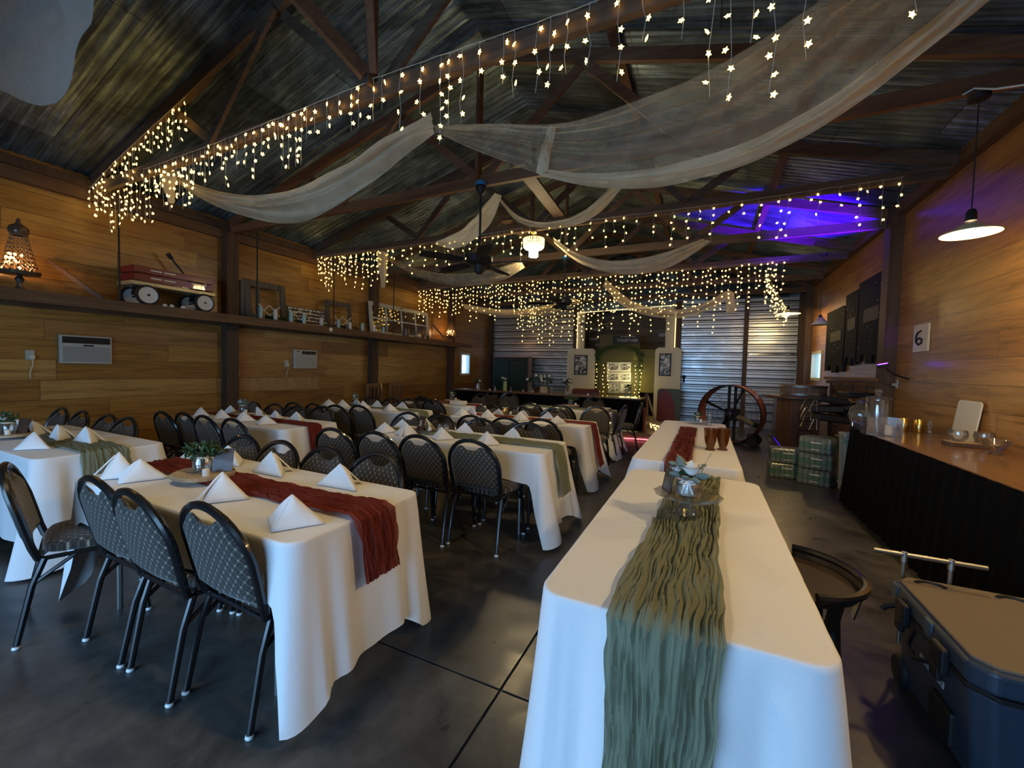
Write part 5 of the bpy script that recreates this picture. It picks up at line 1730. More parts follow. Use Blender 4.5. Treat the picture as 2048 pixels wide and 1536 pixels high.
# barrel fan -----------------------------------------------------------------------
q = az(1466, 878)
FX, FY = 0.52, 9.75
t = thing('barrel_fan', 'large round barrel fan with an orange housing, standing before the metal doors', 'barrel fan', (FX, FY, 0), -.32)
Rf, cz = .585, .62
Mr = Matrix.Rotation(R(90), 3, 'X')
b = MB(); b.lathe([(Rf, -.20), (Rf + .015, -.20), (Rf + .015, .20), (Rf, .20), (Rf - .006, 0.0), (Rf, -.20)], (0, 0, cz), 56, Mr)
b.f = [f for f in b.f if len(f) == 4]
b.build('housing', simple('orange_housing', (.50, .13, .045), .45), t, smooth=True, auto=50)
b = MB()
for yy in (-.205, .205): b.tube([((Rf + .008) * math.cos(2 * PI * k / 48), yy, cz + (Rf + .008) * math.sin(2 * PI * k / 48)) for k in range(48)], .013, 6, closed=True)
b.build('rim', M['blackm'], t, smooth=True)
b = MB()
for rr_ in (.12, .22, .32, .42, .52): b.tube([(rr_ * math.cos(2 * PI * k / 40), -.165, cz + rr_ * math.sin(2 * PI * k / 40)) for k in range(40)], .003, 4, closed=True)
for k in range(12):
    a = 2 * PI * k / 12; b.tube([(0, -.165, cz), (Rf * math.cos(a), -.165, cz + Rf * math.sin(a))], .003, 4)
b.build('guard', M['blackm'], t)
b = MB(); b.box((-.06, .03, cz), (.05, .05, Rf * 2 - .02)); b.box((.06, .03, cz), (.05, .05, Rf * 2 - .02)); b.box((0, .08, cz - .02), (.24, .24, .24)); b.build('motor_mount', M['blackm'], t, bevel=.01)
for k in range(4):
    a = 2 * PI * k / 4 + .4
    b = MB(); Mk = Matrix.Rotation(a, 3, 'Y')
    def bl(i, j):
        r = .07 + .48 * i; w = .07 * (j - .5) * (1 + .2 * i); return Mk @ Vector((r, -.02 + .20 * (j - .5) * (1 - .3 * i), w)) + Vector((0, 0, cz))
    b.grid(bl, 9, 5); b.build('blade', M['blackm'], t, smooth=True, solid=.003)
b = MB(); b.sphere((0, -.10, cz), .055, 14, 10); b.build('hub', M['steel'], t, smooth=True)
b = MB(); b.box((0, 0, .055), (.95, .10, .05)); b.box((-.40, 0, .11), (.08, .26, .12)); b.box((.42, .0, .14), (.14, .30, .20)); b.build('base', M['blackm'], t, bevel=.01)
for s in (-1, 1):
    b = MB(); b.lathe([(0, -.03), (.10, -.03), (.11, -.015), (.11, .015), (.10, .03), (0, .03)], (.44, s * .17, .112), 22, Mr); b.build('wheel', M['rubber'], t, smooth=True)

# black chairs with chrome legs, folded and stacked by the wall --------------------------
for i, (x, y, z, rr_, tilt) in enumerate(((1.76, 7.74, .0, .06, .0), (1.77, 7.72, .36, .10, .10), (1.74, 7.72, .50, -.10, -.05), (1.76, 7.70, .64, .08, .12))):
    t = thing('stacked_chair', ['lowest black padded chair of the stack beside the lectern', 'second black padded chair up in the stack beside the lectern', 'third black padded chair up in the stack beside the lectern', 'topmost black padded chair of the stack beside the lectern'][i], 'chair', (x, y, z), PI / 2 + rr_, 'stacked black chairs')
    b = MB(); b.box((0, .05, .46), (.46, .40, .10), rx=tilt); b.build('seat', M['blackm'], t, bevel=.025)
    b = MB(); b.box((0, -.26, .52 + tilt * .2), (.44, .32, .08), rx=tilt - .12); b.build('backrest', M['blackm'], t, bevel=.02)
    for sx in (-1, 1):
        for sy in (-1, 1):
            if i: pts = [(sx * .18, .20, .45), (sx * .19, .27 + .02 * sy, .44), (sx * .20, .30 + .05 * sy, .28)]
            else: pts = [(sx * .18, sy * .16, .44), (sx * .20, sy * .20, .0)]
            MB().tube(pts, .010, 8).build('leg', M['chrome'], t, smooth=True)
t = thing('chrome_hoop_base', 'bent chrome tube hoop lying beside the foot of the lectern', 'tube frame', (1.12, 9.0, 0))
b = MB(); b.tube([(.62, -.32, .03), (.30, -.25, .03), (.05, -.02, .10), (-.02, .12, .24), (.02, .20, .28), (.10, .22, .26), (.25, .05, .04)], .016, 8); b.build('tube', M['chrome'], t, smooth=True)

# bottled water packs ---------------------------------------------------------------
M['aqua'] = simple('green_bottle_band', (.010, .22, .115), .22, spec=.7, coat=.5)
M['clearp'] = simple('frosted_bottle', (.20, .26, .22), .2, spec=.8, coat=.6)
M['bluep'] = simple('blue_wrap_end', (.02, .10, .22), .3, coat=.4)
PK = None


def water_pack(x, y, z, rz, label, blue=False):
    t = thing('water_pack', label, 'water bottle pack', (x, y, z), rz, 'shrink-wrapped packs of bottled water')
    nx, ny = 6, 4; s = .062
    global PK
    for i in range(nx):
        for j in range(ny):
            if PK is None:
                b = MB(); b.lathe([(0, .002), (.027, .002), (.0295, .012), (.0295, .06), (.028, .065), (.0295, .07), (.0295, .145), (.022, .175), (.012, .19), (.012, .205), (0, .205)], n=10)
                PK = (b.build('bottle', M['clearp'], t, smooth=True), None)
                b2 = MB(); b2.lathe([(.0302, .055), (.0306, .055), (.0306, .138), (.0302, .138)], n=10)
                o2 = b2.build('label_band', M['aqua'], PK[0], smooth=True); PK = (PK[0], o2); o = PK[0]
            else:
                o = PK[0].copy(); COL.objects.link(o); o.parent = t
                o2 = PK[1].copy(); COL.objects.link(o2); o2.parent = o
            o.location = ((i - (nx - 1) / 2) * s, (j - (ny - 1) / 2) * s, 0)
    b = MB(); b.box((0, 0, .104), (nx * s + .006, ny * s + .006, .206), top=(.97, .96)); b.build('shrink_wrap', M['shrink'], t, bevel=.02)
    if blue: MB().box((nx * s / 2 + .005, 0, .10), (.004, ny * s * .9, .18)).build('wrap_panel', M['bluep'], t)
    b = MB(); b.box((0.02, -ny * s / 2 - .006, .14), (.12, .003, .014)); b.box((0.02, -ny * s / 2 - .006, .05), (.09, .003, .008)); b.build('wrap_print', M['paper'], t)
    return t


hp = .214
water_pack(1.06, 6.95, .002, .05, 'lower pack of green-banded water bottles in the short left stack', True)
water_pack(1.07, 6.94, .002 + hp, .0, 'upper pack of green-banded water bottles in the short left stack', True)
for k in range(3):
    water_pack(1.40, 6.70 if k else 6.71, .002 + hp * k, [-.5, -.42, -.55][k], ['bottom pack in the taller right stack of bottled water', 'middle pack in the taller right stack of bottled water', 'top pack in the taller right stack of bottled water'][k])
# cream utility cart end beside the counter -------------------------------------------
t = thing('utility_cart', 'pale grey plastic utility cart on casters at the counter corner', 'cart', (1.52, 5.92, 0))
M['cartp'] = simple('grey_green_plastic', (.26, .29, .25), .5)
for sx in (0, 1):
    for sy in (0, 1):
        b = MB(); b.box((sx * .30, sy * .16, .43), (.055, .07, .64), top=(1.5, 1.3)); b.build('post', M['cartp'], t, bevel=.01)
        b = MB(); b.lathe([(0, -.015), (.03, -.015), (.034, -.006), (.034, .006), (.03, .015), (0, .015)], (sx * .30, sy * .16, .036), 16, Matrix.Rotation(R(90), 3, 'Y')); b.cyl((sx * .3, sy * .16, .05), (sx * .3, sy * .16, .12), .015, n=8)
        b.build('caster', M['chrome'], t, smooth=True)
b = MB(); b.box((.15, .08, .77), (.40, .26, .05)); b.build('top_shelf', M['cartp'], t, bevel=.012)
b = MB(); b.box((.15, .08, .20), (.38, .24, .04)); b.build('lower_shelf', M['cartp'], t, bevel=.012)
b = MB(); b.tube([(-.10, -.10, .72), (.02, -.07, .70), (.06, .0, .70)], .014, 8); b.build('push_handle', simple('teal_grip', (.18, .30, .27), .4), t, smooth=True)

# ------------------------------------------------------------------ cooler
CX0, CX1, CY0, CY1, CZ = 0.855, 1.43, 1.88, 2.585, 0.50
t = thing('rolling_cooler', 'large dark blue rolling cooler with a grey lid pad at the bottom right', 'cooler', ((CX0 + CX1) / 2, (CY0 + CY1) / 2, 0))
hw, hd = (CX1 - CX0) / 2, (CY1 - CY0) / 2


def octo(w, d, c): return [(-w + c, -d), (w - c, -d), (w, -d + c), (w, d - c), (w - c, d), (-w + c, d), (-w, d - c), (-w, -d + c)]


b = MB(); lo = octo(hw - .045, hd - .04, .04); hi = octo(hw - .012, hd - .012, .045)
vs = [Vector((x, y, .035)) for x, y in lo] + [Vector((x, y, .39)) for x, y in hi]
b.add(vs, [tuple(range(7, -1, -1)), tuple(range(8, 16))] + [(k, (k + 1) % 8, 8 + (k + 1) % 8, 8 + k) for k in range(8)])
b.build('tub', M['cooler'], t, bevel=.012, seg=3)
b = MB(); b.prism(octo(hw - .002, hd - .002, .06), (0, 0, .385), (1, 0, 0), (0, 1, 0), (0, 0, .018)); b.build('gasket', M['blackm'], t, bevel=.004)
b = MB(); b.prism(octo(hw, hd, .05), (0, 0, .403), (1, 0, 0), (0, 1, 0), (0, 0, .085)); b.build('lid', M['cooler'], t, bevel=.018, seg=3)
b = MB(); b.prism(octo(hw - .014, hd - .014, .05), (0, 0, .486), (1, 0, 0), (0, 1, 0), (0, 0, .014)); lp = b.build('lid_pad', M['coolerlid'], t, bevel=.006)
def arcp(cx2, cy2, r, a0, a1, n=8): return [(cx2 + r * math.cos(R(a0 + (a1 - a0) * k / n)), cy2 + r * math.sin(R(a0 + (a1 - a0) * k / n)), .5015) for k in range(n + 1)]


for pts in (arcp(-.17, .25, .055, 150, 20), arcp(.10, .25, .055, 150, 20), arcp(.02, -.20, .07, 190, 330), arcp(.19, -.20, .05, 120, 260)):
    b = MB(); b.tube(pts, .009, 6); b.build('pad_groove', M['blackm'], lp)
for k, yy in enumerate((-.16, .16)):
    b = MB(); b.box((-hw - .012, yy, .40), (.028, .09, .10)); b.box((-hw - .02, yy, .345), (.022, .06, .05)); b.build('latch', M['blackm'], t, bevel=.008)
    b = MB(); b.box((-hw + .004, yy + .12, .445), (.02, .06, .07)); b.build('hinge_block', simple('blue_block%d' % k, (.05, .085, .13), .35), t, bevel=.006)
b = MB(); b.tube([(-hw - .005, .07, .37), (-hw - .04, .02, .33), (-hw - .045, -.06, .32), (-hw - .01, -.12, .35)], .010, 8); b.build('side_handle', M['blackm'], t, smooth=True)
b = MB(); b.tube([(-hw + .02, hd - .05, .37), (-hw - .02, hd - .04, .35), (-hw - .03, hd - .035, .33)], .014, 8); b.build('hook', M['blackm'], t, smooth=True)
b = MB()
for k in range(7): b.box((-hw + .0105 - .004 * k * 0, .03 - k * .028, .285), (.004, .018, .026)); b.box((-hw + .0095, .03 - k * .028, .285 + (.006 if k % 2 else -.006)), (.006, .009, .008))
b.build('raised_lettering', simple('grey_emboss', (.32, .32, .32), .5), t)
b = MB(); b.box((-hw + .03, -.12, .15), (.04, .16, .13)); b.build('vent_pocket', M['blackm'], t, bevel=.01)
b = MB(); b.box((0, -hd - .0, .22), (.30, .03, .10)); b.build('front_grip', M['blackm'], t, bevel=.012)
for s in (-1, 1):
    b = MB(); b.lathe([(0, -.02), (.06, -.02), (.07, -.008), (.07, .008), (.06, .02), (0, .02)], (s * (hw - .04), hd - .07, .0715), 20, Matrix.Rotation(R(90), 3, 'Y')); b.build('wheel', M['rubber'], t, smooth=True)
for s in (-1, 1): MB().box((s * (hw - .09), -hd + .08, .02), (.06, .06, .035)).build('foot', M['rubber'], t)
a = ay(1748, 1099, 2.58); c = ay(1975, 1137, 2.58)
o = Vector(t.location)
b = MB(); b.tube([a - o, c - o], .011, 10); b.build('pull_bar', M['steel'], t, smooth=True)
for k, u in enumerate((.285, .70)):
    p = a.lerp(c, u) - o
    b = MB(); b.tube([p, Vector((p.x + .004, hd + .012, .40)), Vector((p.x + .004, hd + .012, .16))], .0085, 8); b.cyl(p + Vector((0, 0, -.035)), p + Vector((0, 0, .013)), .012, n=8); b.build('handle_rod', M['steel'], t, smooth=True)

# ------------------------------------------------------------------ round black bistro chair at the foreground table
BX, BY = 0.365, 2.10
BX = .36
t = thing('bistro_chair', 'round-backed black metal chair tucked behind the right foreground table', 'chair', (BX, 2.06, 0), .0)
rz_ = .64; Rr = .245
b = MB(); b.tube([(Rr * math.cos(R(a)), 1.0 * Rr * math.sin(R(a)), rz_ - (.0 if abs(a) < 80 else .0)) for a in range(-80, 81, 8)], .016, 8); b.build('back_rail', M['black'], t, smooth=True)
b = MB(); b.grid(lambda i, j: Vector(((Rr - .022 * j) * math.cos(R(-80 + 160 * i)), (Rr - .022 * j) * math.sin(R(-80 + 160 * i)), rz_ - .045 * j)), 30, 4); b.build('back_shell', simple('dark_brown_shell', (.028, .018, .012), .5), t, smooth=True, solid=.004)
b = MB(); b.lathe([(0, .585), (.215, .585), (.228, .595), (.218, .607), (.19, .602), (0, .598)], (0, 0, 0), 32); b.build('seat', simple('brown_seat', (.035, .022, .015), .65), t, smooth=True)
for a in (-62, -8, 46):
    for s in (0,):
        b = MB()
        p = Vector((Rr * math.cos(R(a)), Rr * math.sin(R(a)), rz_)); q = Vector((.212 * math.cos(R(a)), .212 * math.sin(R(a)), .50))
        tg = Vector((-math.sin(R(a)), math.cos(R(a)), 0)) * .028
        b.add([p - tg, p + tg, q + tg, q - tg, p - tg - Vector((.006, 0, 0)), p + tg - Vector((.006, 0, 0)), q + tg - Vector((.006, 0, 0)), q - tg - Vector((.006, 0, 0))], [(0, 1, 2, 3), (7, 6, 5, 4), (0, 4, 5, 1), (1, 5, 6, 2), (2, 6, 7, 3), (3, 7, 4, 0)])
        b.build('back_slat', M['black'], t)
for a in (-135, -45, 45, 135):
    p = Vector((.17 * math.cos(R(a)), .17 * math.sin(R(a)), .588)); q = Vector((.215 * math.cos(R(a)), .215 * math.sin(R(a)), .003))
    MB().tube([p, q], [.022, .013], 8).build('leg', M['black'], t, smooth=True)
# ------------------------------------------------------------------ the back bar on the stage
BY0, BY1, BZ = 9.15, 9.75, 0.865
bx0, bx1 = -5.9, -1.22
q = ay(905, 780, BY0); bx0 = q.x
t = thing('back_bar', 'long dark-topped bar across the stage at the back', 'bar', ((bx0 + bx1) / 2, (BY0 + BY1) / 2, .151))
MB().box((0, 0, BZ - .151 - .02), (bx1 - bx0, BY1 - BY0, .04)).build('bar_top', M['redwood'], t, bevel=.008)
for k in (-1, -.33, .33, 1):
    MB().box((k * ((bx1 - bx0) / 2 - .1), .15, (BZ - .151 - .04) / 2), (.08, .3, BZ - .151 - .04)).build('leg', M['darkwood'], t)
skirt('table_skirt', 'black pleated skirt hanging on the back bar', [(bx0, BY1), (bx0, BY0), (bx1, BY0), (bx1, BY1)], .17, BZ - .03, .16, .012, .02, 8)
b = MB(); b.box((bx1 + .08, BY0 - .0, .42), (.04, .22, .52))
tag(b.build('red_panel', simple('rust_cloth', (.16, .03, .015), .7)), 'rust red cloth hanging at the right end of the back bar', 'cloth')


def bt(px): return ay(px, 775, BY0 + .22)


def vase(px, r, h, mt, label, flower=True, fr=.09, seed=1, n=60, lm='leaf', pet=5, gold=False):
    p = bt(px)
    t = thing('flower_vase', label, 'vase', (p.x, BY0 + .30, BZ + .001), 0, 'vases on the back bar'); t.scale = (1.45, 1.45, 1.45)
    b = MB(); b.lathe([(0, 0), (r, 0), (r * 1.1, h * .3), (r * .9, h * .8), (r, h), (r * .9, h), (r * .8, h * .8), (0, h * .1)], n=16); b.build('vase', M[mt], t, smooth=True)
    if flower:
        b = MB(); foliage(b, (0, 0, h + fr * .5), (fr, fr, fr * .7), n, seed, .012, .05); b.tube([(0, 0, .02), (0, 0, h + .02)], .008, 5); b.build('foliage', M[lm], t)
        b = MB(); rr = random.Random(seed)
        for k in range(pet): b.sphere((rr.uniform(-.7, .7) * fr, rr.uniform(-.9, 0) * fr, h + fr * rr.uniform(.5, 1.1)), .026, 8, 6, (1, 1, .8))
        b.build('blossoms', M['petal'], t, smooth=True)


M['limeglass'] = simple('lime_vase', (.35, .42, .16), .3)
vase(952, .035, .12, 'chrome', 'silver vase with one pale bloom at the left of the back bar', seed=2, fr=.07, n=30, pet=1)
vase(1007, .035, .17, 'limeglass', 'tall lime green vase with a white bloom on the back bar', seed=3, fr=.08, n=50, pet=2)
vase(1058, .03, .16, 'glass', 'slim clear vase with leafy stems left of the flower box', seed=4, fr=.08, n=50, pet=1)
vase(1085, .07, .11, 'slice', 'pale wooden box vase with the widest white flower cluster', seed=5, fr=.17, n=150, pet=7)
vase(1133, .035, .15, 'glass', 'clear glass vase with a dark leafy bloom right of the flower box', seed=6, fr=.09, n=60, pet=2)
vase(1255, .05, .13, 'glass_g', 'greenish glass vase before the photo boards', seed=7, fr=.06, n=30, pet=0)
for i, (px, h, m_) in enumerate(((982, .05, 'candle'), (992, .11, 'steel'), (1024, .12, 'glass'), (1048, .07, 'slice'), (1068, .07, 'slice'), (1105, .15, 'glass'), (1178, .05, 'candle'), (1188, .06, 'redwood'))):
    p = bt(px); b = MB(); b.lathe([(0, 0), (.022, 0), (.025, h * .5), (.012, h * .8), (.016, h), (0, h)], (p.x, BY0 + .15 + .02 * (i % 2), BZ + .001), 12)
    tag(b.build('small_vessel', M[m_], smooth=True), ['short cream candle on the back bar near its left end', 'silver bud vase on the back bar left of the lime vase', 'slim clear bottle right of the lime vase', 'small wooden cup left of the wide flower box', 'small wooden cup just before the wide flower box', 'clear bottle right of the wide flower box', 'short cream candle right of the dark headrest', 'small reddish cup near the photo boards'][i], 'vessel')
# red-brown armchair backs behind the bar
for i, (px, w) in enumerate(((1165, .75), (1075, .5))):
    q = ay(px, 780, 10.25)
    t = thing('armchair', ['red-brown armchair behind the bar left of the photo boards', 'dark armchair behind the middle of the back bar'][i], 'armchair', (q.x, 10.25, .151), PI)
    LTH = simple('oxblood_leather%d' % i, (.14, .03, .02) if i == 0 else (.03, .02, .015), .4, coat=.2)
    b = MB(); b.box((0, 0, .22), (w * .7, .5, .24)); b.build('seat', LTH, t, bevel=.05, seg=3)
    b = MB(); b.box((0, -.30, .50), (w, .18, .62), rx=.12); b.build('backrest', LTH, t, bevel=.08, seg=4)
    for s in (-1, 1): MB().box((s * w * .44, -.02, .30), (.13, .55, .34)).build('armrest', LTH, t, bevel=.05, seg=3)
    for s in (-1, 1): MB().box((s * w * .3, .15, .05), (.05, .05, .10)).build('foot', M['blackm'], t)

# dark green cupboard doors by the left metal wall
a = ay(996, 716, YB - .35); c = ay(1056, 790, YB - .35)
t = thing('green_cupboard', 'tall dark green cupboard with a wooden top rail before the left metal wall', 'cupboard', ((a.x + c.x) / 2, YB - .42, .152))
w = c.x - a.x; h = a.z - .152
b = MB(); b.box((0, 0, h / 2), (w, .38, h)); b.build('body', simple('bottle_green', (.006, .017, .010), .5), t, bevel=.01)
for s in (-1, 1): MB().box((s * w * .24, -.2, h * .5), (w * .44, .02, h * .9)).build('door', simple('green_door%d' % s, (.008, .022, .012), .45), t, bevel=.006)
MB().box((0, -.02, h + .02), (w + .08, .42, .04)).build('top_rail', M['redwood'], t, bevel=.01)
MB().box((w / 2 + .09, -.05, h * .52), (.10, .10, h * 1.04)).build('side_post', M['redwood'], t, bevel=.008)

# ------------------------------------------------------------------ alcove opening: beams, panels, pictures
b = MB(); b.box((AX0 + .16, YB - .06, 2.55), (.20, .10, 1.55)); tag(b.build('pale_pillar', M['plaster'] if 'plaster' in M else M['cream']), 'pale timber pillar at the left side of the alcove', 'pillar')
b = MB(); b.box((AX1 - .17, YB - .06, 2.62), (.22, .10, 1.42)); tag(b.build('pale_pillar', M['cream']), 'pale timber pillar at the right side of the alcove', 'pillar')
b = MB()
b.tube([(AX0 + .04, YB - .14, 1.9), (AX0 + .04, YB - .14, 3.28)], .016, 6)
tag(b.build('rope_light', M['rope']), 'warm vertical rope light at the left side of the alcove', 'rope light')
b = MB(); b.tube([(AX1 - .02, YB - .14, 2.05), (AX1 - .02, YB - .14, 3.2)], .018, 6)
tag(b.build('rope_light', M['rope']), 'warm vertical rope light at the right side of the alcove', 'rope light')
b = MB(); b.tube([(AX0 + .08, YB - .14, 3.26), ((AX0 + AX1) / 2, YB - .14, 3.32), (AX1 - .05, YB - .14, 3.38)], .012, 6)
tag(b.build('rope_light', M['rope']), 'warm horizontal rope light across the top of the alcove', 'rope light')


def arch_panel(px0, px1, pt, pb, y, label):
    a = ay(px0, pt, y); c = ay(px1, pb, y); w = c.x - a.x; h = a.z - .152
    t = thing('cream_panel', label, 'panel', ((a.x + c.x) / 2, y, .152), 0, 'cream standing panels')
    pts = [(-w / 2, 0), (w / 2, 0)]
    for k in range(9):
        an = R(k * 11.25); pts.append((w / 2 - .12 + .12 * math.cos(an), h - .12 + .12 * math.sin(an)))
    for k in range(9):
        an = R(90 + k * 11.25); pts.append((-w / 2 + .12 + .12 * math.cos(an), h - .12 + .12 * math.sin(an)))
    b = MB(); b.prism(pts, (0, 0, 0), (1, 0, 0), (0, 0, 1), (0, .05, 0)); b.build('panel', M['cream'], t)
    return t


arch_panel(1135, 1188, 697, 790, YB - .5, 'cream arched standing panel left of the alcove with a framed photo')
arch_panel(1311, 1357, 695, 850, YB - .5, 'cream arched standing panel right of the alcove with a framed photo')


def photo_mat(seed):
    m_, nt, b = mat('bw_photo_%d' % seed)
    v = coords(nt, (1, 1, 1)); f = noise_t(nt, v, 7.5 + seed, 3, .6, 1.0)
    L(nt, ramp(nt, f, [(.42, (.03, .03, .03)), (.5, (.3, .29, .27)), (.58, (.62, .6, .56))]), b.inputs['Base Color'])
    b.inputs['Roughness'].default_value = .4
    return m_


for i, (x0, x1, y0, y1) in enumerate(((1149, 1174, 710, 750), (1319, 1341, 707, 752))):
    a = ay(x0, y0, YB - .52); c = ay(x1, y1, YB - .52); w, h = c.x - a.x, a.z - c.z
    t = thing('framed_photo', ['black framed black-and-white photo on the left cream panel', 'black framed black-and-white photo on the right cream panel'][i], 'picture', ((a.x + c.x) / 2, YB - .515, c.z), 0, 'black framed photos')
    b = MB(); f_ = .03
    for s in (-1, 1): b.box((s * (w / 2 - f_ / 2), 0, h / 2), (f_, .025, h))
    for z in (f_ / 2, h - f_ / 2): b.box((0, 0, z), (w - 2 * f_, .025, f_))
    b.build('frame', M['blackm'], t); MB().box((0, .004, h / 2), (w - 2 * f_, .008, h - 2 * f_)).build('print', photo_mat(i), t)
# photo boards
YP = YB - .35
for i, (x0, x1, y0, y1) in enumerate(((1214, 1238, 725, 743), (1239, 1261, 725, 743), (1214, 1238, 745, 763), (1239, 1261, 745, 763), (1216, 1237, 765, 786), (1239, 1261, 765, 786))):
    a = ay(x0, y0, YP); c = ay(x1, y1, YP); w, h = c.x - a.x, a.z - c.z
    t = thing('photo_card', 'white card with a dark photo, ' + ['top left', 'top right', 'middle left', 'middle right', 'bottom left', 'bottom right'][i] + ' of the six in the alcove', 'photo', ((a.x + c.x) / 2, YP + .034, c.z), 0, 'photo cards in the alcove')
    MB().box((0, 0, h / 2), (w * 1.02, .02, h * 1.08)).build('card', M['paper'] if i < 4 else M['grey'], t)
    MB().box((0, -.012, h / 2), (w * .78, .006, h * .70)).build('print', photo_mat(5 + i), t)
b = MB(); a = ay(1238, 700, YP + .03)
b.box((a.x, YP + .06, 1.35), (1.2, .03, 2.4)); tag(b.build('photo_backboard', simple('olive_board', (.10, .09, .035), .7)), 'dark olive backboard carrying the photo cards', 'board')
b = MB(); a = ay(1285, 745, YP); b.box((a.x + .05, YP + .1, 1.45), (.78, .05, 1.25)); b.box((a.x + .05, YP + .05, 1.95), (.7, .05, .32))
tag(b.build('yellow_screen', simple('yellow_green_screen', (.16, .14, .035), .6), bevel=.02), 'yellow-green panel standing right of the photo cards', 'panel')
# dark sign TOGETHER
a = ay(1226, 671, YP - .1); c = ay(1281, 687, YP - .1); w, h = c.x - a.x, a.z - c.z
t = thing('word_sign', 'dark wooden sign lettered TOGETHER above the alcove photos', 'sign', ((a.x + c.x) / 2, YP - .1, c.z))
MB().box((0, 0, h / 2), (w, .025, h)).build('board', simple('sign_board', (.02, .022, .018), .6), t)


def text(s, size, mat_, parent, loc, rot=(PI / 2, 0, 0), name='lettering', ext=.003):
    cu = bpy.data.curves.new(name, 'FONT'); cu.body = s; cu.size = size; cu.extrude = ext; cu.align_x = 'CENTER'; cu.align_y = 'CENTER'
    o = bpy.data.objects.new(name, cu); COL.objects.link(o); cu.materials.append(mat_)
    bpy.context.view_layer.update()
    me = bpy.data.meshes.new_from_object(o); bpy.data.objects.remove(o)
    o = bpy.data.objects.new(name, me); COL.objects.link(o)
    o.parent = parent; o.location = loc; o.rotation_euler = rot
    return o


text('TOGETHER', h * .50, M['paper'], t, (0.02, -.016, h * .36))
text('best place to be is', h * .25, M['paper'], t, (.04, -.016, h * .85))
# garland arch with warm lights
t = thing('garland_arch', 'leafy garland arch wound with warm fairy lights around the photo cards', 'garland', (ay(1238, 700, YP - .15).x, YP - .15, .152))
b = MB(); rr = random.Random(8)
arch = [(-.62, 0)] + [(-.62, z * .2) for z in range(1, 9)] + [(-.62 + .62 * (1 - math.cos(PI * k / 12)), 1.75 + .28 * math.sin(PI * k / 12)) for k in range(13)] + [(.62, z * .2) for z in range(8, 0, -1)] + [(.62, 0.0)]
for k, (x, z) in enumerate(arch):
    if z > 1.3: foliage(b, (x, 0, z), (.12, .08, .11), 46, k, .016, .07, 0)
b.tube([(x, 0, z) for x, z in arch], .018, 6); b.build('foliage', M['leaf'], t)
for s, x in enumerate((-.62, -.42, -.28, .34, .52, .64)):
    n = 13
    for k in range(n):
        z = .12 + k * 1.45 / n + rr.uniform(-.02, .02)
        if abs(x) < .5 and z < .7 and rr.random() < .4: continue
        o = bpy.data.objects.new('fairy_bulb', BULBM if s or k else None) if False else None
        bb = MB() if (s, k) == (0, 0) else None
        if bb is not None:
            bb.sphere((0, 0, 0), .013, 8, 6); FB = bb.build('fairy_bulb', M['bulb'], t, smooth=True); FB.location = (x, -.06, z)
        else:
            o = bpy.data.objects.new('fairy_bulb', FB.data); COL.objects.link(o); o.parent = t; o.location = (x + rr.uniform(-.03, .03), -.06, z)
# red and green leaning board, tripod legs
a = ay(1311, 777, 11.0); c = ay(1356, 838, 11.0); w = c.x - a.x
t = thing('rounded_board', 'rounded red and grey-green board leaning against the right cream panel', 'board', ((a.x + c.x) / 2, 11.6, .152))
h = ay(1333, 777, 11.6).z - .152; w *= 1.05


def rr_poly(w, h, r):
    out = [(-w / 2, 0), (w / 2, 0)]
    for k in range(7): an = R(k * 15); out.append((w / 2 - r + r * math.cos(an), h - r + r * math.sin(an)))
    for k in range(7): an = R(90 + k * 15); out.append((-w / 2 + r + r * math.cos(an), h - r + r * math.sin(an)))
    return out


MB().prism(rr_poly(w, h, .09), (0, 0, 0), (1, 0, 0), (0, .06, .99), (0, .04, 0)).build('board', simple('grey_green', (.10, .13, .09), .6), t)
MB().prism([(-w / 2 + .01, 0), (w * .28, 0), (w * .28, h * .5), (w * .05, h * .9), (-w * .2, h * .98), (-w * .42, h * .9), (-w / 2 + .01, h * .6)], (0, -.004, .002), (1, 0, 0), (0, .06, .99), (0, -.006, 0)).build('red_face', simple('deep_red', (.17, .02, .012), .5), t)
q = ay(1292, 830, 10.6)
t = thing('wooden_tripod', 'wooden tripod stand on the stage right of the back bar', 'tripod', (q.x, 10.6, .151))
for k, (dx, dy) in enumerate(((-.30, -.1), (.28, -.12), (.02, .3))):
    MB().bar((dx * .05, dy * .05, .72), (dx, dy, .0), .035, .035).build('leg', M['slice'], t)
MB().cyl((0, 0, .66), (0, 0, .78), .04, n=10).build('head', M['darkwood'], t, smooth=True)
# warm light clump on the stage
light_string('small clump of warm star lights on the stage beside the red cloth', [(-1.02, 9.25, .36), (-.92, 9.3, .33), (-.85, 9.4, .30)], .03, (.05, .14), 21, r=.02, step=.05)
# round wooden step on the stage
b = MB(); b.lathe([(0, 0), (.36, 0), (.38, .02), (.38, .05), (.36, .06), (0, .06)], (-.95 - .25, 10.4, .151), 32)
tag(b.build('round_podium', M['slice'], smooth=True, auto=40), 'low round pale wooden podium on the stage under the tripod', 'podium')
# alcove back wall bits: pale horizontal strips
for i, (px, py, w_, h_) in enumerate(((1193, 659, .42, .10), (1187, 678, .34, .08), (1330, 670, .40, .12), (1205, 690, .55, .04))):
    q = ay(px, py, YA - .03); b = MB(); b.box((q.x, YA - .03, q.z), (w_, .04, h_))
    tag(b.build('pale_board', M['paper']), 'pale board strip high on the alcove wall, ' + ['upper left', 'second on the left', 'right side', 'thin one above the garland'][i], 'board')
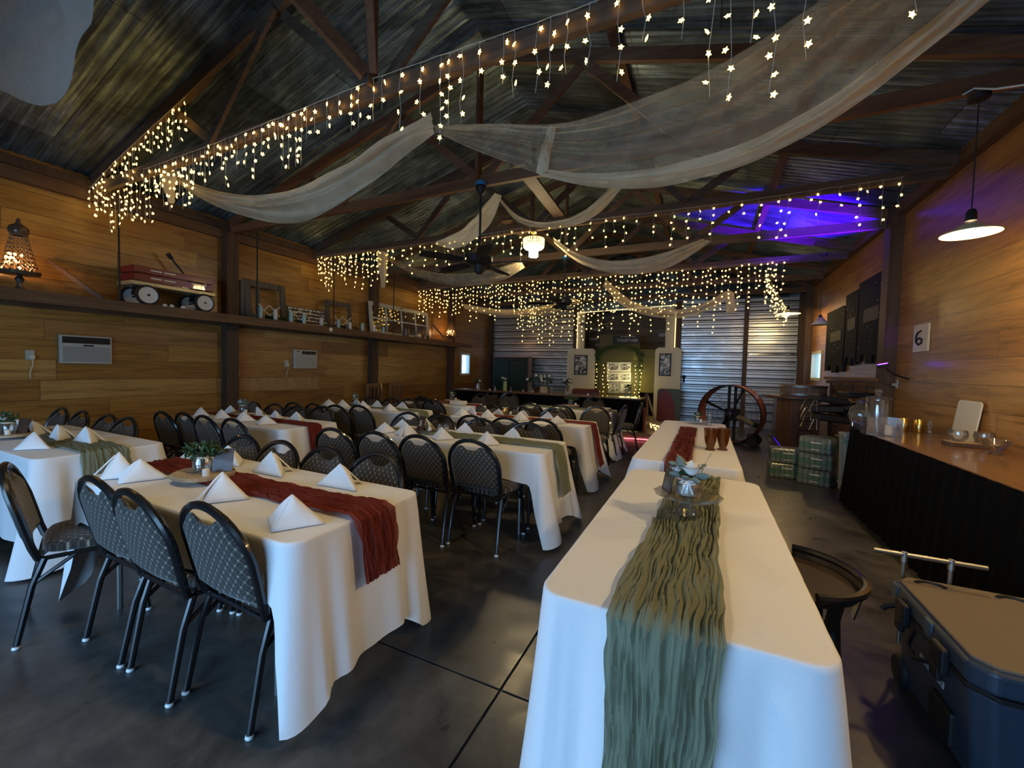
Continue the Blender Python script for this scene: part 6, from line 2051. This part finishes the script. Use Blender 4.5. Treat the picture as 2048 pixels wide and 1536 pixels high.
# ------------------------------------------------------------------ centrepieces
def rose(b, c, r, seed):
    rr = random.Random(seed); c = Vector(c)
    for ring, (rad, n, tilt) in enumerate(((.15, 3, .1), (.4, 5, .4), (.7, 6, .75), (.95, 7, 1.1))):
        for k in range(n):
            a = 2 * PI * k / n + ring * .7 + rr.uniform(-.1, .1)
            def pf(i, j):
                u = (i - .5) * 1.5; v = j
                x = r * rad * (.55 + .45 * v); z = r * (-.35 + .95 * v - .35 * tilt * v * v) * (1.05 - rad * .35)
                an = a + u * (.75 if ring else 1.2)
                return c + Vector((x * math.cos(an), x * math.sin(an), z * (1 - .25 * u * u)))
            b.grid(pf, 6, 6)
    b.sphere(c + Vector((0, 0, -.1 * r)), r * .5, 10, 8)
    return b


def centrepiece(p, label_base, base, seed, fol='leaf', roses=1, jar='glass', z=ZT + .012, sc=1.0, n=120, spread=.075, green=1.0, candle=True, cand=(.095, -.03), rz=0, number=None, plate_r=.14, jr_=.045, jh=.085):
    x, y = p
    zz = z
    if base == 'slice':
        b = MB(); pts = [(plate_r * (1 + .05 * math.sin(3 * a + seed)) * math.cos(a) * 1.1, plate_r * (1 + .04 * math.sin(5 * a)) * math.sin(a)) for a in [2 * PI * k / 26 for k in range(26)]]
        b.prism(pts, (x, y, zz), (1, 0, 0), (0, 1, 0), (0, 0, .022))
        tag(b.build('wood_slice', M['slice'], bevel=.003), 'round wood slice under the centrepiece on the ' + label_base, 'wood slice', 'centrepiece wood slices'); zz += .0225
    elif base == 'plate':
        b = MB(); b.lathe([(0, 0), (.08, 0), (plate_r, .010), (plate_r, .014), (.08, .006), (0, .006)], (x, y, zz), 32)
        tag(b.build('glass_plate', M['glass_g'], smooth=True), 'round glass plate under the centrepiece on the ' + label_base, 'plate', 'centrepiece plates'); zz += .007
    t = thing('flower_jar', 'small jar of greenery and pale blooms on the ' + label_base, 'flower jar', (x - .01, y, zz), rz, 'jar centrepieces')
    t.scale = (sc, sc, sc)
    b = MB(); b.lathe([(0, .001), (jr_ * .85, .001), (jr_, .012), (jr_, jh * .72), (jr_ * .78, jh * .9), (jr_ * .78, jh), (jr_ * .70, jh), (jr_ * .70, jh * .9), (jr_ * .92, jh * .7), (jr_ * .92, .012), (0, .006)], n=22)
    b.build('jar', M[jar], t, smooth=True)
    b = MB(); b.lathe([(jr_ * .80, jh * .88), (jr_ * .84, jh * .88), (jr_ * .84, jh), (jr_ * .80, jh)], n=22); b.build('twine', M['cream'], t, smooth=True)
    if n:
        b = MB(); foliage(b, (0, 0, jh + .03), (spread, spread * .8, .045), n, seed, .010, .042, .2)
        for k in range(5): b.tube([(0, 0, .02), (.02 * math.cos(k * 1.3), .02 * math.sin(k * 1.3), jh + .03)], .002, 4)
        b.build('greenery', M[fol], t)
    if roses:
        b = MB()
        for k in range(roses):
            a = k * 2.4 + seed; rose(b, (0.022 * k * math.cos(a) - .01 * (roses > 1), -.02 + .018 * k * math.sin(a), jh + .035 - .006 * k), .036 - .005 * k, seed + k)
        b.build('blooms', M['petal'], t, smooth=True)
    if candle:
        b = MB(); b.lathe([(0, 0), (.018, 0), (.018, .038), (.015, .04), (0, .036)], (x + cand[0], y + cand[1], zz), 18)
        tag(b.build('votive_candle', M['candle'], smooth=True), 'small cream votive candle on the ' + label_base, 'candle', 'votive candles')
    return zz


def table_number(x, y, z, rz, label, s=None, h=.125, w=.085):
    t = thing('table_number', label, 'table sign', (x, y, z), rz, 'table number signs')
    b = MB(); b.box((0, 0.02, h / 2), (w, .006, h), rx=-.28); b.box((0, .045, h * .42), (w * .3, .004, h * .86), rx=.28); b.build('card_stand', M['darkwood'], t)
    if s:
        text(s, .085, M['paper'], t, (0, .012, h * .5), (PI / 2 - .28, 0, 0), 'numeral')


# right foreground table: glass cake stand, jar with white rose, dark framed card
p = az(1380, 1034, ZT + .012)
SXp, SYp = -.055, p.y
t = thing('cake_stand', 'clear pressed glass cake stand on the sage runner of the right foreground table', 'cake stand', (SXp, SYp, ZT + .030))
b = MB(); b.lathe([(0, 0), (.062, 0), (.064, .004), (.055, .016), (.035, .035), (.020, .055), (.022, .068), (.03, .074), (0, .075)], n=36); b.build('foot', M['glass_g'], t, smooth=True)
b = MB(); pr = [(0, .075), (.09, .077), (.13, .080), (.150, .088), (.152, .092), (.13, .086), (.09, .083), (0, .081)]
n = 48; vs = []
for r, z in pr:
    for k in range(n):
        a = 2 * PI * k / n; rr_ = r * (1 + .025 * math.cos(12 * a) * (r > .12)); vs.append(Vector((rr_ * math.cos(a), rr_ * math.sin(a), z)))
b.add(vs, [(i * n + k, i * n + (k + 1) % n, (i + 1) * n + (k + 1) % n, (i + 1) * n + k) for i in range(len(pr) - 1) for k in range(n)]); b.build('plate', M['glass_g'], t, smooth=True)
zz = ZT + .030 + .083
t = thing('flower_jar', 'frosted jar with a white rose and grey-green leaves on the glass cake stand', 'flower jar', (SXp, SYp - .0, zz + .001), 0, 'jar centrepieces')
b = MB(); jr2 = .058
b.lathe([(0, .001), (jr2 * .9, .001), (jr2, .010), (jr2, .062), (jr2 * .84, .078), (jr2 * .84, .090), (jr2 * .76, .090), (jr2 * .76, .078), (jr2 * .93, .06), (jr2 * .93, .01), (0, .006)], n=30); b.build('jar', M['glass'], t, smooth=True)
b = MB(); b.lathe([(0, .008), (jr2 * .88, .010), (jr2 * .9, .05), (0, .052)], n=24); b.build('sand_fill', simple('pinkish_sand', (.62, .52, .42), .8), t, smooth=True)
b = MB(); b.lathe([(jr2 * .86, .078), (jr2 * .92, .080), (jr2 * .92, .088), (jr2 * .86, .09)], n=28); b.build('lid_band', simple('rose_band', (.45, .30, .26), .4), t, smooth=True)
b = MB()
for s in (-1, 1):
    b.tube([(0, -.055, .078), (s * .02, -.066, .084), (s * .034, -.062, .074), (s * .014, -.064, .070), (0, -.058, .076)], .004, 5)
    b.grid(lambda i, j, s=s: Vector((s * (.004 + .020 * j) + .010 * (i - .5), -.062 - .003 * math.sin(5 * j), .076 - .055 * j)), 4, 7)
b.build('bow', M['paper'], t, smooth=True, solid=.001)
b = MB(); rose(b, (.014, -.026, .140), .062, 4); rose(b, (-.052, -.005, .125), .036, 9); b.build('roses', M['petal'], t, smooth=True)
b = MB()
for (x, y, z, dx, dy, dz, l, w) in ((-.03, -.03, .15, -.3, -.1, .9, .07, .022), (.05, -.04, .105, .8, -.2, .25, .07, .020), (-.01, -.05, .095, .1, -.5, .3, .05, .02), (.03, -.05, .09, .5, -.5, .0, .05, .018), (-.05, -.02, .10, -.8, -.1, .1, .05, .017), (.05, .0, .14, .7, .1, .5, .045, .012), (-.06, 0, .14, -.7, 0, .35, .045, .014)):
    d = Vector((dx, dy, dz)).normalized(); s = d.cross(Vector((0, 1, .3))).normalized(); c = Vector((x, y, z))
    nn = d.cross(s)
    b.grid(lambda i, j: c + d * (l * (j - .3)) + s * (w * (i - .5) * 2 * math.sin(PI * (.08 + .92 * j)) ** .7) + nn * .010 * math.cos(PI * (i - .5)), 5, 8)
b.build('leaves', M['eucalyptus'], t, smooth=True, solid=.001)
b = MB(); foliage(b, (0, 0, .10), (.05, .04, .02), 40, 3, .008, .03); b.build('dark_sprigs', M['leaf'], t)
b = MB(); b.tube([(.05, 0, .10), (.075, .01, .17), (.095, .015, .21)], .0022, 5); b.tube([(-.04, .01, .1), (-.05, .02, .17), (-.052, .02, .19)], .002, 5); b.build('twigs', M['slice'], t)
t = thing('framed_card', 'dark framed card leaning at the left of the rose jar on the cake stand', 'frame', (SXp - .098, SYp + .01, zz + .001), -1.15)
b = MB(); b.box((0, .012, .072), (.095, .010, .145), rx=-.18); b.build('frame', M['darkwood'], t, bevel=.002)
MB().box((0, .0065, .062), (.062, .003, .09), rx=-.18).build('card', simple('dark_glass_card', (.05, .045, .035), .1), t)

# table behind: plate, candle jar, bottle, two amber glasses
q = az(1398, 850, ZT)
zz = centrepiece((q.x - .01, q.y + .1), 'table behind the right foreground table', 'plate', 5, roses=1, n=60, sc=.9, candle=True, cand=(.03, -.09), plate_r=.17, z=ZT + .03)
q = az(1415, 852, ZT); q.x += .02
lathe_thing('glass_bottle', 'small clear glass bottle right of the plate on the table behind', 'bottle', (q.x, q.y, ZT + .006),
            [('body', [(0, 0), (.026, 0), (.028, .01), (.028, .045), (.018, .07), (.024, .10), (.024, .13), (.014, .155), (.012, .165), (0, .165)], M['glass'])])
for i, px in enumerate((1420, 1445)):
    q = az(px, 901, ZT)
    t = thing('amber_glass', ['amber pressed glass tumbler, left of the two on the table', 'amber pressed glass tumbler, right of the two on the table'][i], 'glass', (q.x, q.y, ZT + .006), 0, 'amber glasses'); t.scale = (1.3, 1.3, 1.3)
    b = MB(); n = 32; pr = [(0, 0), (.032, 0), (.034, .006), (.022, .012), (.026, .03), (.034, .06), (.042, .135), (.046, .15), (.043, .15), (.039, .135), (.030, .06), (.02, .03), (0, .025)]
    vs = []
    for r, z in pr:
        for k in range(n):
            a = 2 * PI * k / n; q2 = r * (1 + (.05 * abs(math.cos(4 * a)) if .02 < z < .14 else 0)); vs.append(Vector((q2 * math.cos(a), q2 * math.sin(a), z)))
    b.add(vs, [(i_ * n + k, i_ * n + (k + 1) % n, (i_ + 1) * n + (k + 1) % n, (i_ + 1) * n + k) for i_ in range(len(pr) - 1) for k in range(n)])
    b.build('glass', M['amber'], t, smooth=True)
# left foreground table
q = az(408, 962, ZT)
zz = centrepiece((q.x, q.y), 'left foreground table', 'slice', 11, roses=1, n=230, spread=.11, z=ZT + .032, cand=(.105, -.045), plate_r=.15, sc=1.1)
table_number(q.x + .085, q.y + .05, zz + .001, .7, 'dark wooden table sign behind the candle on the left foreground table', None, .13, .10)
# the others
for px, py, nm, base, seed, num, fol, kw in (
    (18, 878, 'far left table', 'slice', 21, None, 'leaf', dict(n=60)),
    (487, 832, 'wall-side rust-runner table of the second row', 'slice', 31, None, 'eucalyptus', dict(n=90, roses=2)),
    (848, 866, 'table with the number five sign', 'plate', 41, '5', 'leaf', dict(n=0, roses=0)),
    (1011, 832, 'aisle-side rust-runner table of the third row', 'plate', 51, None, 'leaf', dict(n=14, roses=0, jar='gold')),
    (712, 812, 'wall-side sage-runner table of the third row', 'plate', 61, None, 'eucalyptus', dict(n=60, roses=1)),
    (905, 804, 'wall-side table before the back bar', 'slice', 71, None, 'leaf', dict(n=40, roses=1)),
    (1142, 815, 'aisle-side table before the back bar', 'slice', 81, None, 'leaf', dict(n=170, roses=0, spread=.13))):
    q = az(px, py, ZT)
    zz = centrepiece((q.x, q.y), nm, base, seed, fol=fol, z=ZT + .028, sc=1.1, **kw)
    if num: table_number(q.x - .0, q.y - .075, zz - .003, -.35, 'dark card sign reading five between the chairs of the second row', num, .15, .11)
    elif seed in (21, 31): table_number(q.x + .10, q.y + .04, zz, .5, 'dark wooden table sign on the ' + nm, None)
# extra glassware around the number five sign
q = az(868, 866, ZT)
for i, (dx, dy) in enumerate(((.06, .02), (.12, .05), (-.16, .03))):
    lathe_thing('votive_glass', 'small clear votive glass ' + ['just right of the number five sign', 'second right of the number five sign', 'left of the number five sign'][i], 'votive glass', (q.x + dx, q.y + dy, ZT + .034),
                [('glass', [(0, 0), (.025, 0), (.034, .03), (.03, .06), (.028, .06), (.03, .03), (0, .01)], M['glass']), ('wax', [(0, .012), (.02, .012), (.02, .03), (0, .03)], M['candle'])], 'votive glasses')
# wrapped box and folded papers on the last tables
q = az(1200, 818, ZT)
b = MB(); b.box((-1.62, 6.98, ZT + .035), (.36, .24, .045)); tag(b.build('flat_box', M['slice'], bevel=.005), 'flat tan box on the aisle-side table before the back bar', 'box')
b = MB(); b.box((-1.62, 6.98, ZT + .062), (.34, .22, .008)); tag(b.build('paper_stack', M['paper']), 'thin white paper stack on the flat tan box', 'paper')
b = MB(); b.box((-4.05, 6.35, ZT + .045), (.26, .2, .07)); tag(b.build('wrapped_parcel', M['candle'], bevel=.01), 'small cream parcel on the wall-side table before the back bar', 'parcel')
b = MB(); foliage(b, (-4.9, 6.35, ZT + .06), (.20, .10, .05), 60, 4, .03, .10)
tag(b.build('black_cloth_heap', M['blackm']), 'crumpled black cloth heap on the wall-side table before the back bar', 'cloth')
# crumbs on the rust runner
# ------------------------------------------------------------------ light
w = bpy.data.worlds.new('world'); SC.world = w; w.use_nodes = True
bg = w.node_tree.nodes['Background']; bg.inputs[0].default_value = (0.31, 0.60, 1.0, 1); bg.inputs[1].default_value = SKY


def lamp(typ, name, loc, energy, col, size=0.1, rot=(0, 0, 0), **k):
    d = bpy.data.lights.new(name, typ); d.energy = energy; d.color = col
    if typ == 'AREA':
        d.shape = 'RECTANGLE'; d.size = size[0]; d.size_y = size[1]
    elif typ in ('POINT', 'SPOT'): d.shadow_soft_size = size
    for a, v in k.items(): setattr(d, a, v)
    o = bpy.data.objects.new(name, d); COL.objects.link(o); o.location = loc; o.rotation_euler = rot
    return o


WARM = (1.0, 0.69, 0.28)
# daylight enters through the open barn door behind the camera: guide the sky light through it
o = lamp('AREA', 'door_portal', ((DX0 + DX1) / 2, YF - 0.06, DZ / 2), 1, (1, 1, 1), (DX1 - DX0, DZ), (R(90), 0, 0))
o.data.cycles.is_portal = True
# lamps
lamp('POINT', 'pendant_light', (PLP.x, 4.0, PLP.z - .045), LP[0], WARM, .04)
lamp('POINT', 'chandelier_light', (XC + .02, TR[2], 3.43 - .33), LP[1], (1, .78, .42), .10)
lamp('POINT', 'far_pendant_light', (PRP.x, 10.9, PRP.z - .03), LP[2], WARM, .05)
p = ax(43, 540, SX - .15); lamp('POINT', 'shelf_lamp_light', (SX - .17, p.y, SZ + .25), LP[3], (1, .5, .18), .05)
p = ax(902, 680, SX - .12); lamp('POINT', 'shelf_lamp_light', (SX - .14, p.y, SZ + .28), LP[4], (1, .5, .18), .05)
# unseen warm lamps added above the front tables to light their tops
lamp('SPOT', 'right_warm_fill', (1.6, 1.85, 2.6), LP[5], WARM, .08, spot_size=R(160), spot_blend=.25)
lamp('SPOT', 'overhead_warm_fill', (XC + .2, 0.92, 3.25), LP[6], (1, .74, .36), .12, spot_size=R(150), spot_blend=.35)
# fairy lights around the alcove
lamp('POINT', 'alcove_light', (-2.0, 12.2, 1.2), LP[7], (1, .85, .35), .3)
# purple flood lights washing the roof
so = lamp('SPOT', 'purple_flood', (PURP.x - .02, PURP.y, PURP.z + .06), LP[8], (0.07, 0.0, 1.0), .04, spot_size=R(44), spot_blend=.6)
d = Vector((1.15, 7.9, 4.1)) - so.location
so.rotation_euler = d.to_track_quat('-Z', 'Y').to_euler()
so = lamp('SPOT', 'purple_flood', (PURP.x + .05, PURP.y, PURP.z + .06), LP[9], (0.16, 0.03, 1.0), .04, spot_size=R(34), spot_blend=.7)
d = Vector((XR, 7.32, 2.3)) - so.location
so.rotation_euler = d.to_track_quat('-Z', 'Y').to_euler()

vs = SC.view_settings
SC.display_settings.display_device = 'sRGB'
vs.view_transform = 'Standard'; vs.look = 'None'; vs.exposure = EXPO; vs.gamma = 1.0; vs.use_curve_mapping = False
cy = SC.cycles
cy.use_denoising = True
try: cy.denoiser = 'OPENIMAGEDENOISE'
except Exception: pass
cy.max_bounces = 7; cy.diffuse_bounces = 4; cy.glossy_bounces = 3; cy.transmission_bounces = 4; cy.transparent_max_bounces = 12
cy.sample_clamp_indirect = 4.0; cy.sample_clamp_direct = 0
cy.caustics_reflective = False; cy.caustics_refractive = False
cy.use_light_tree = True
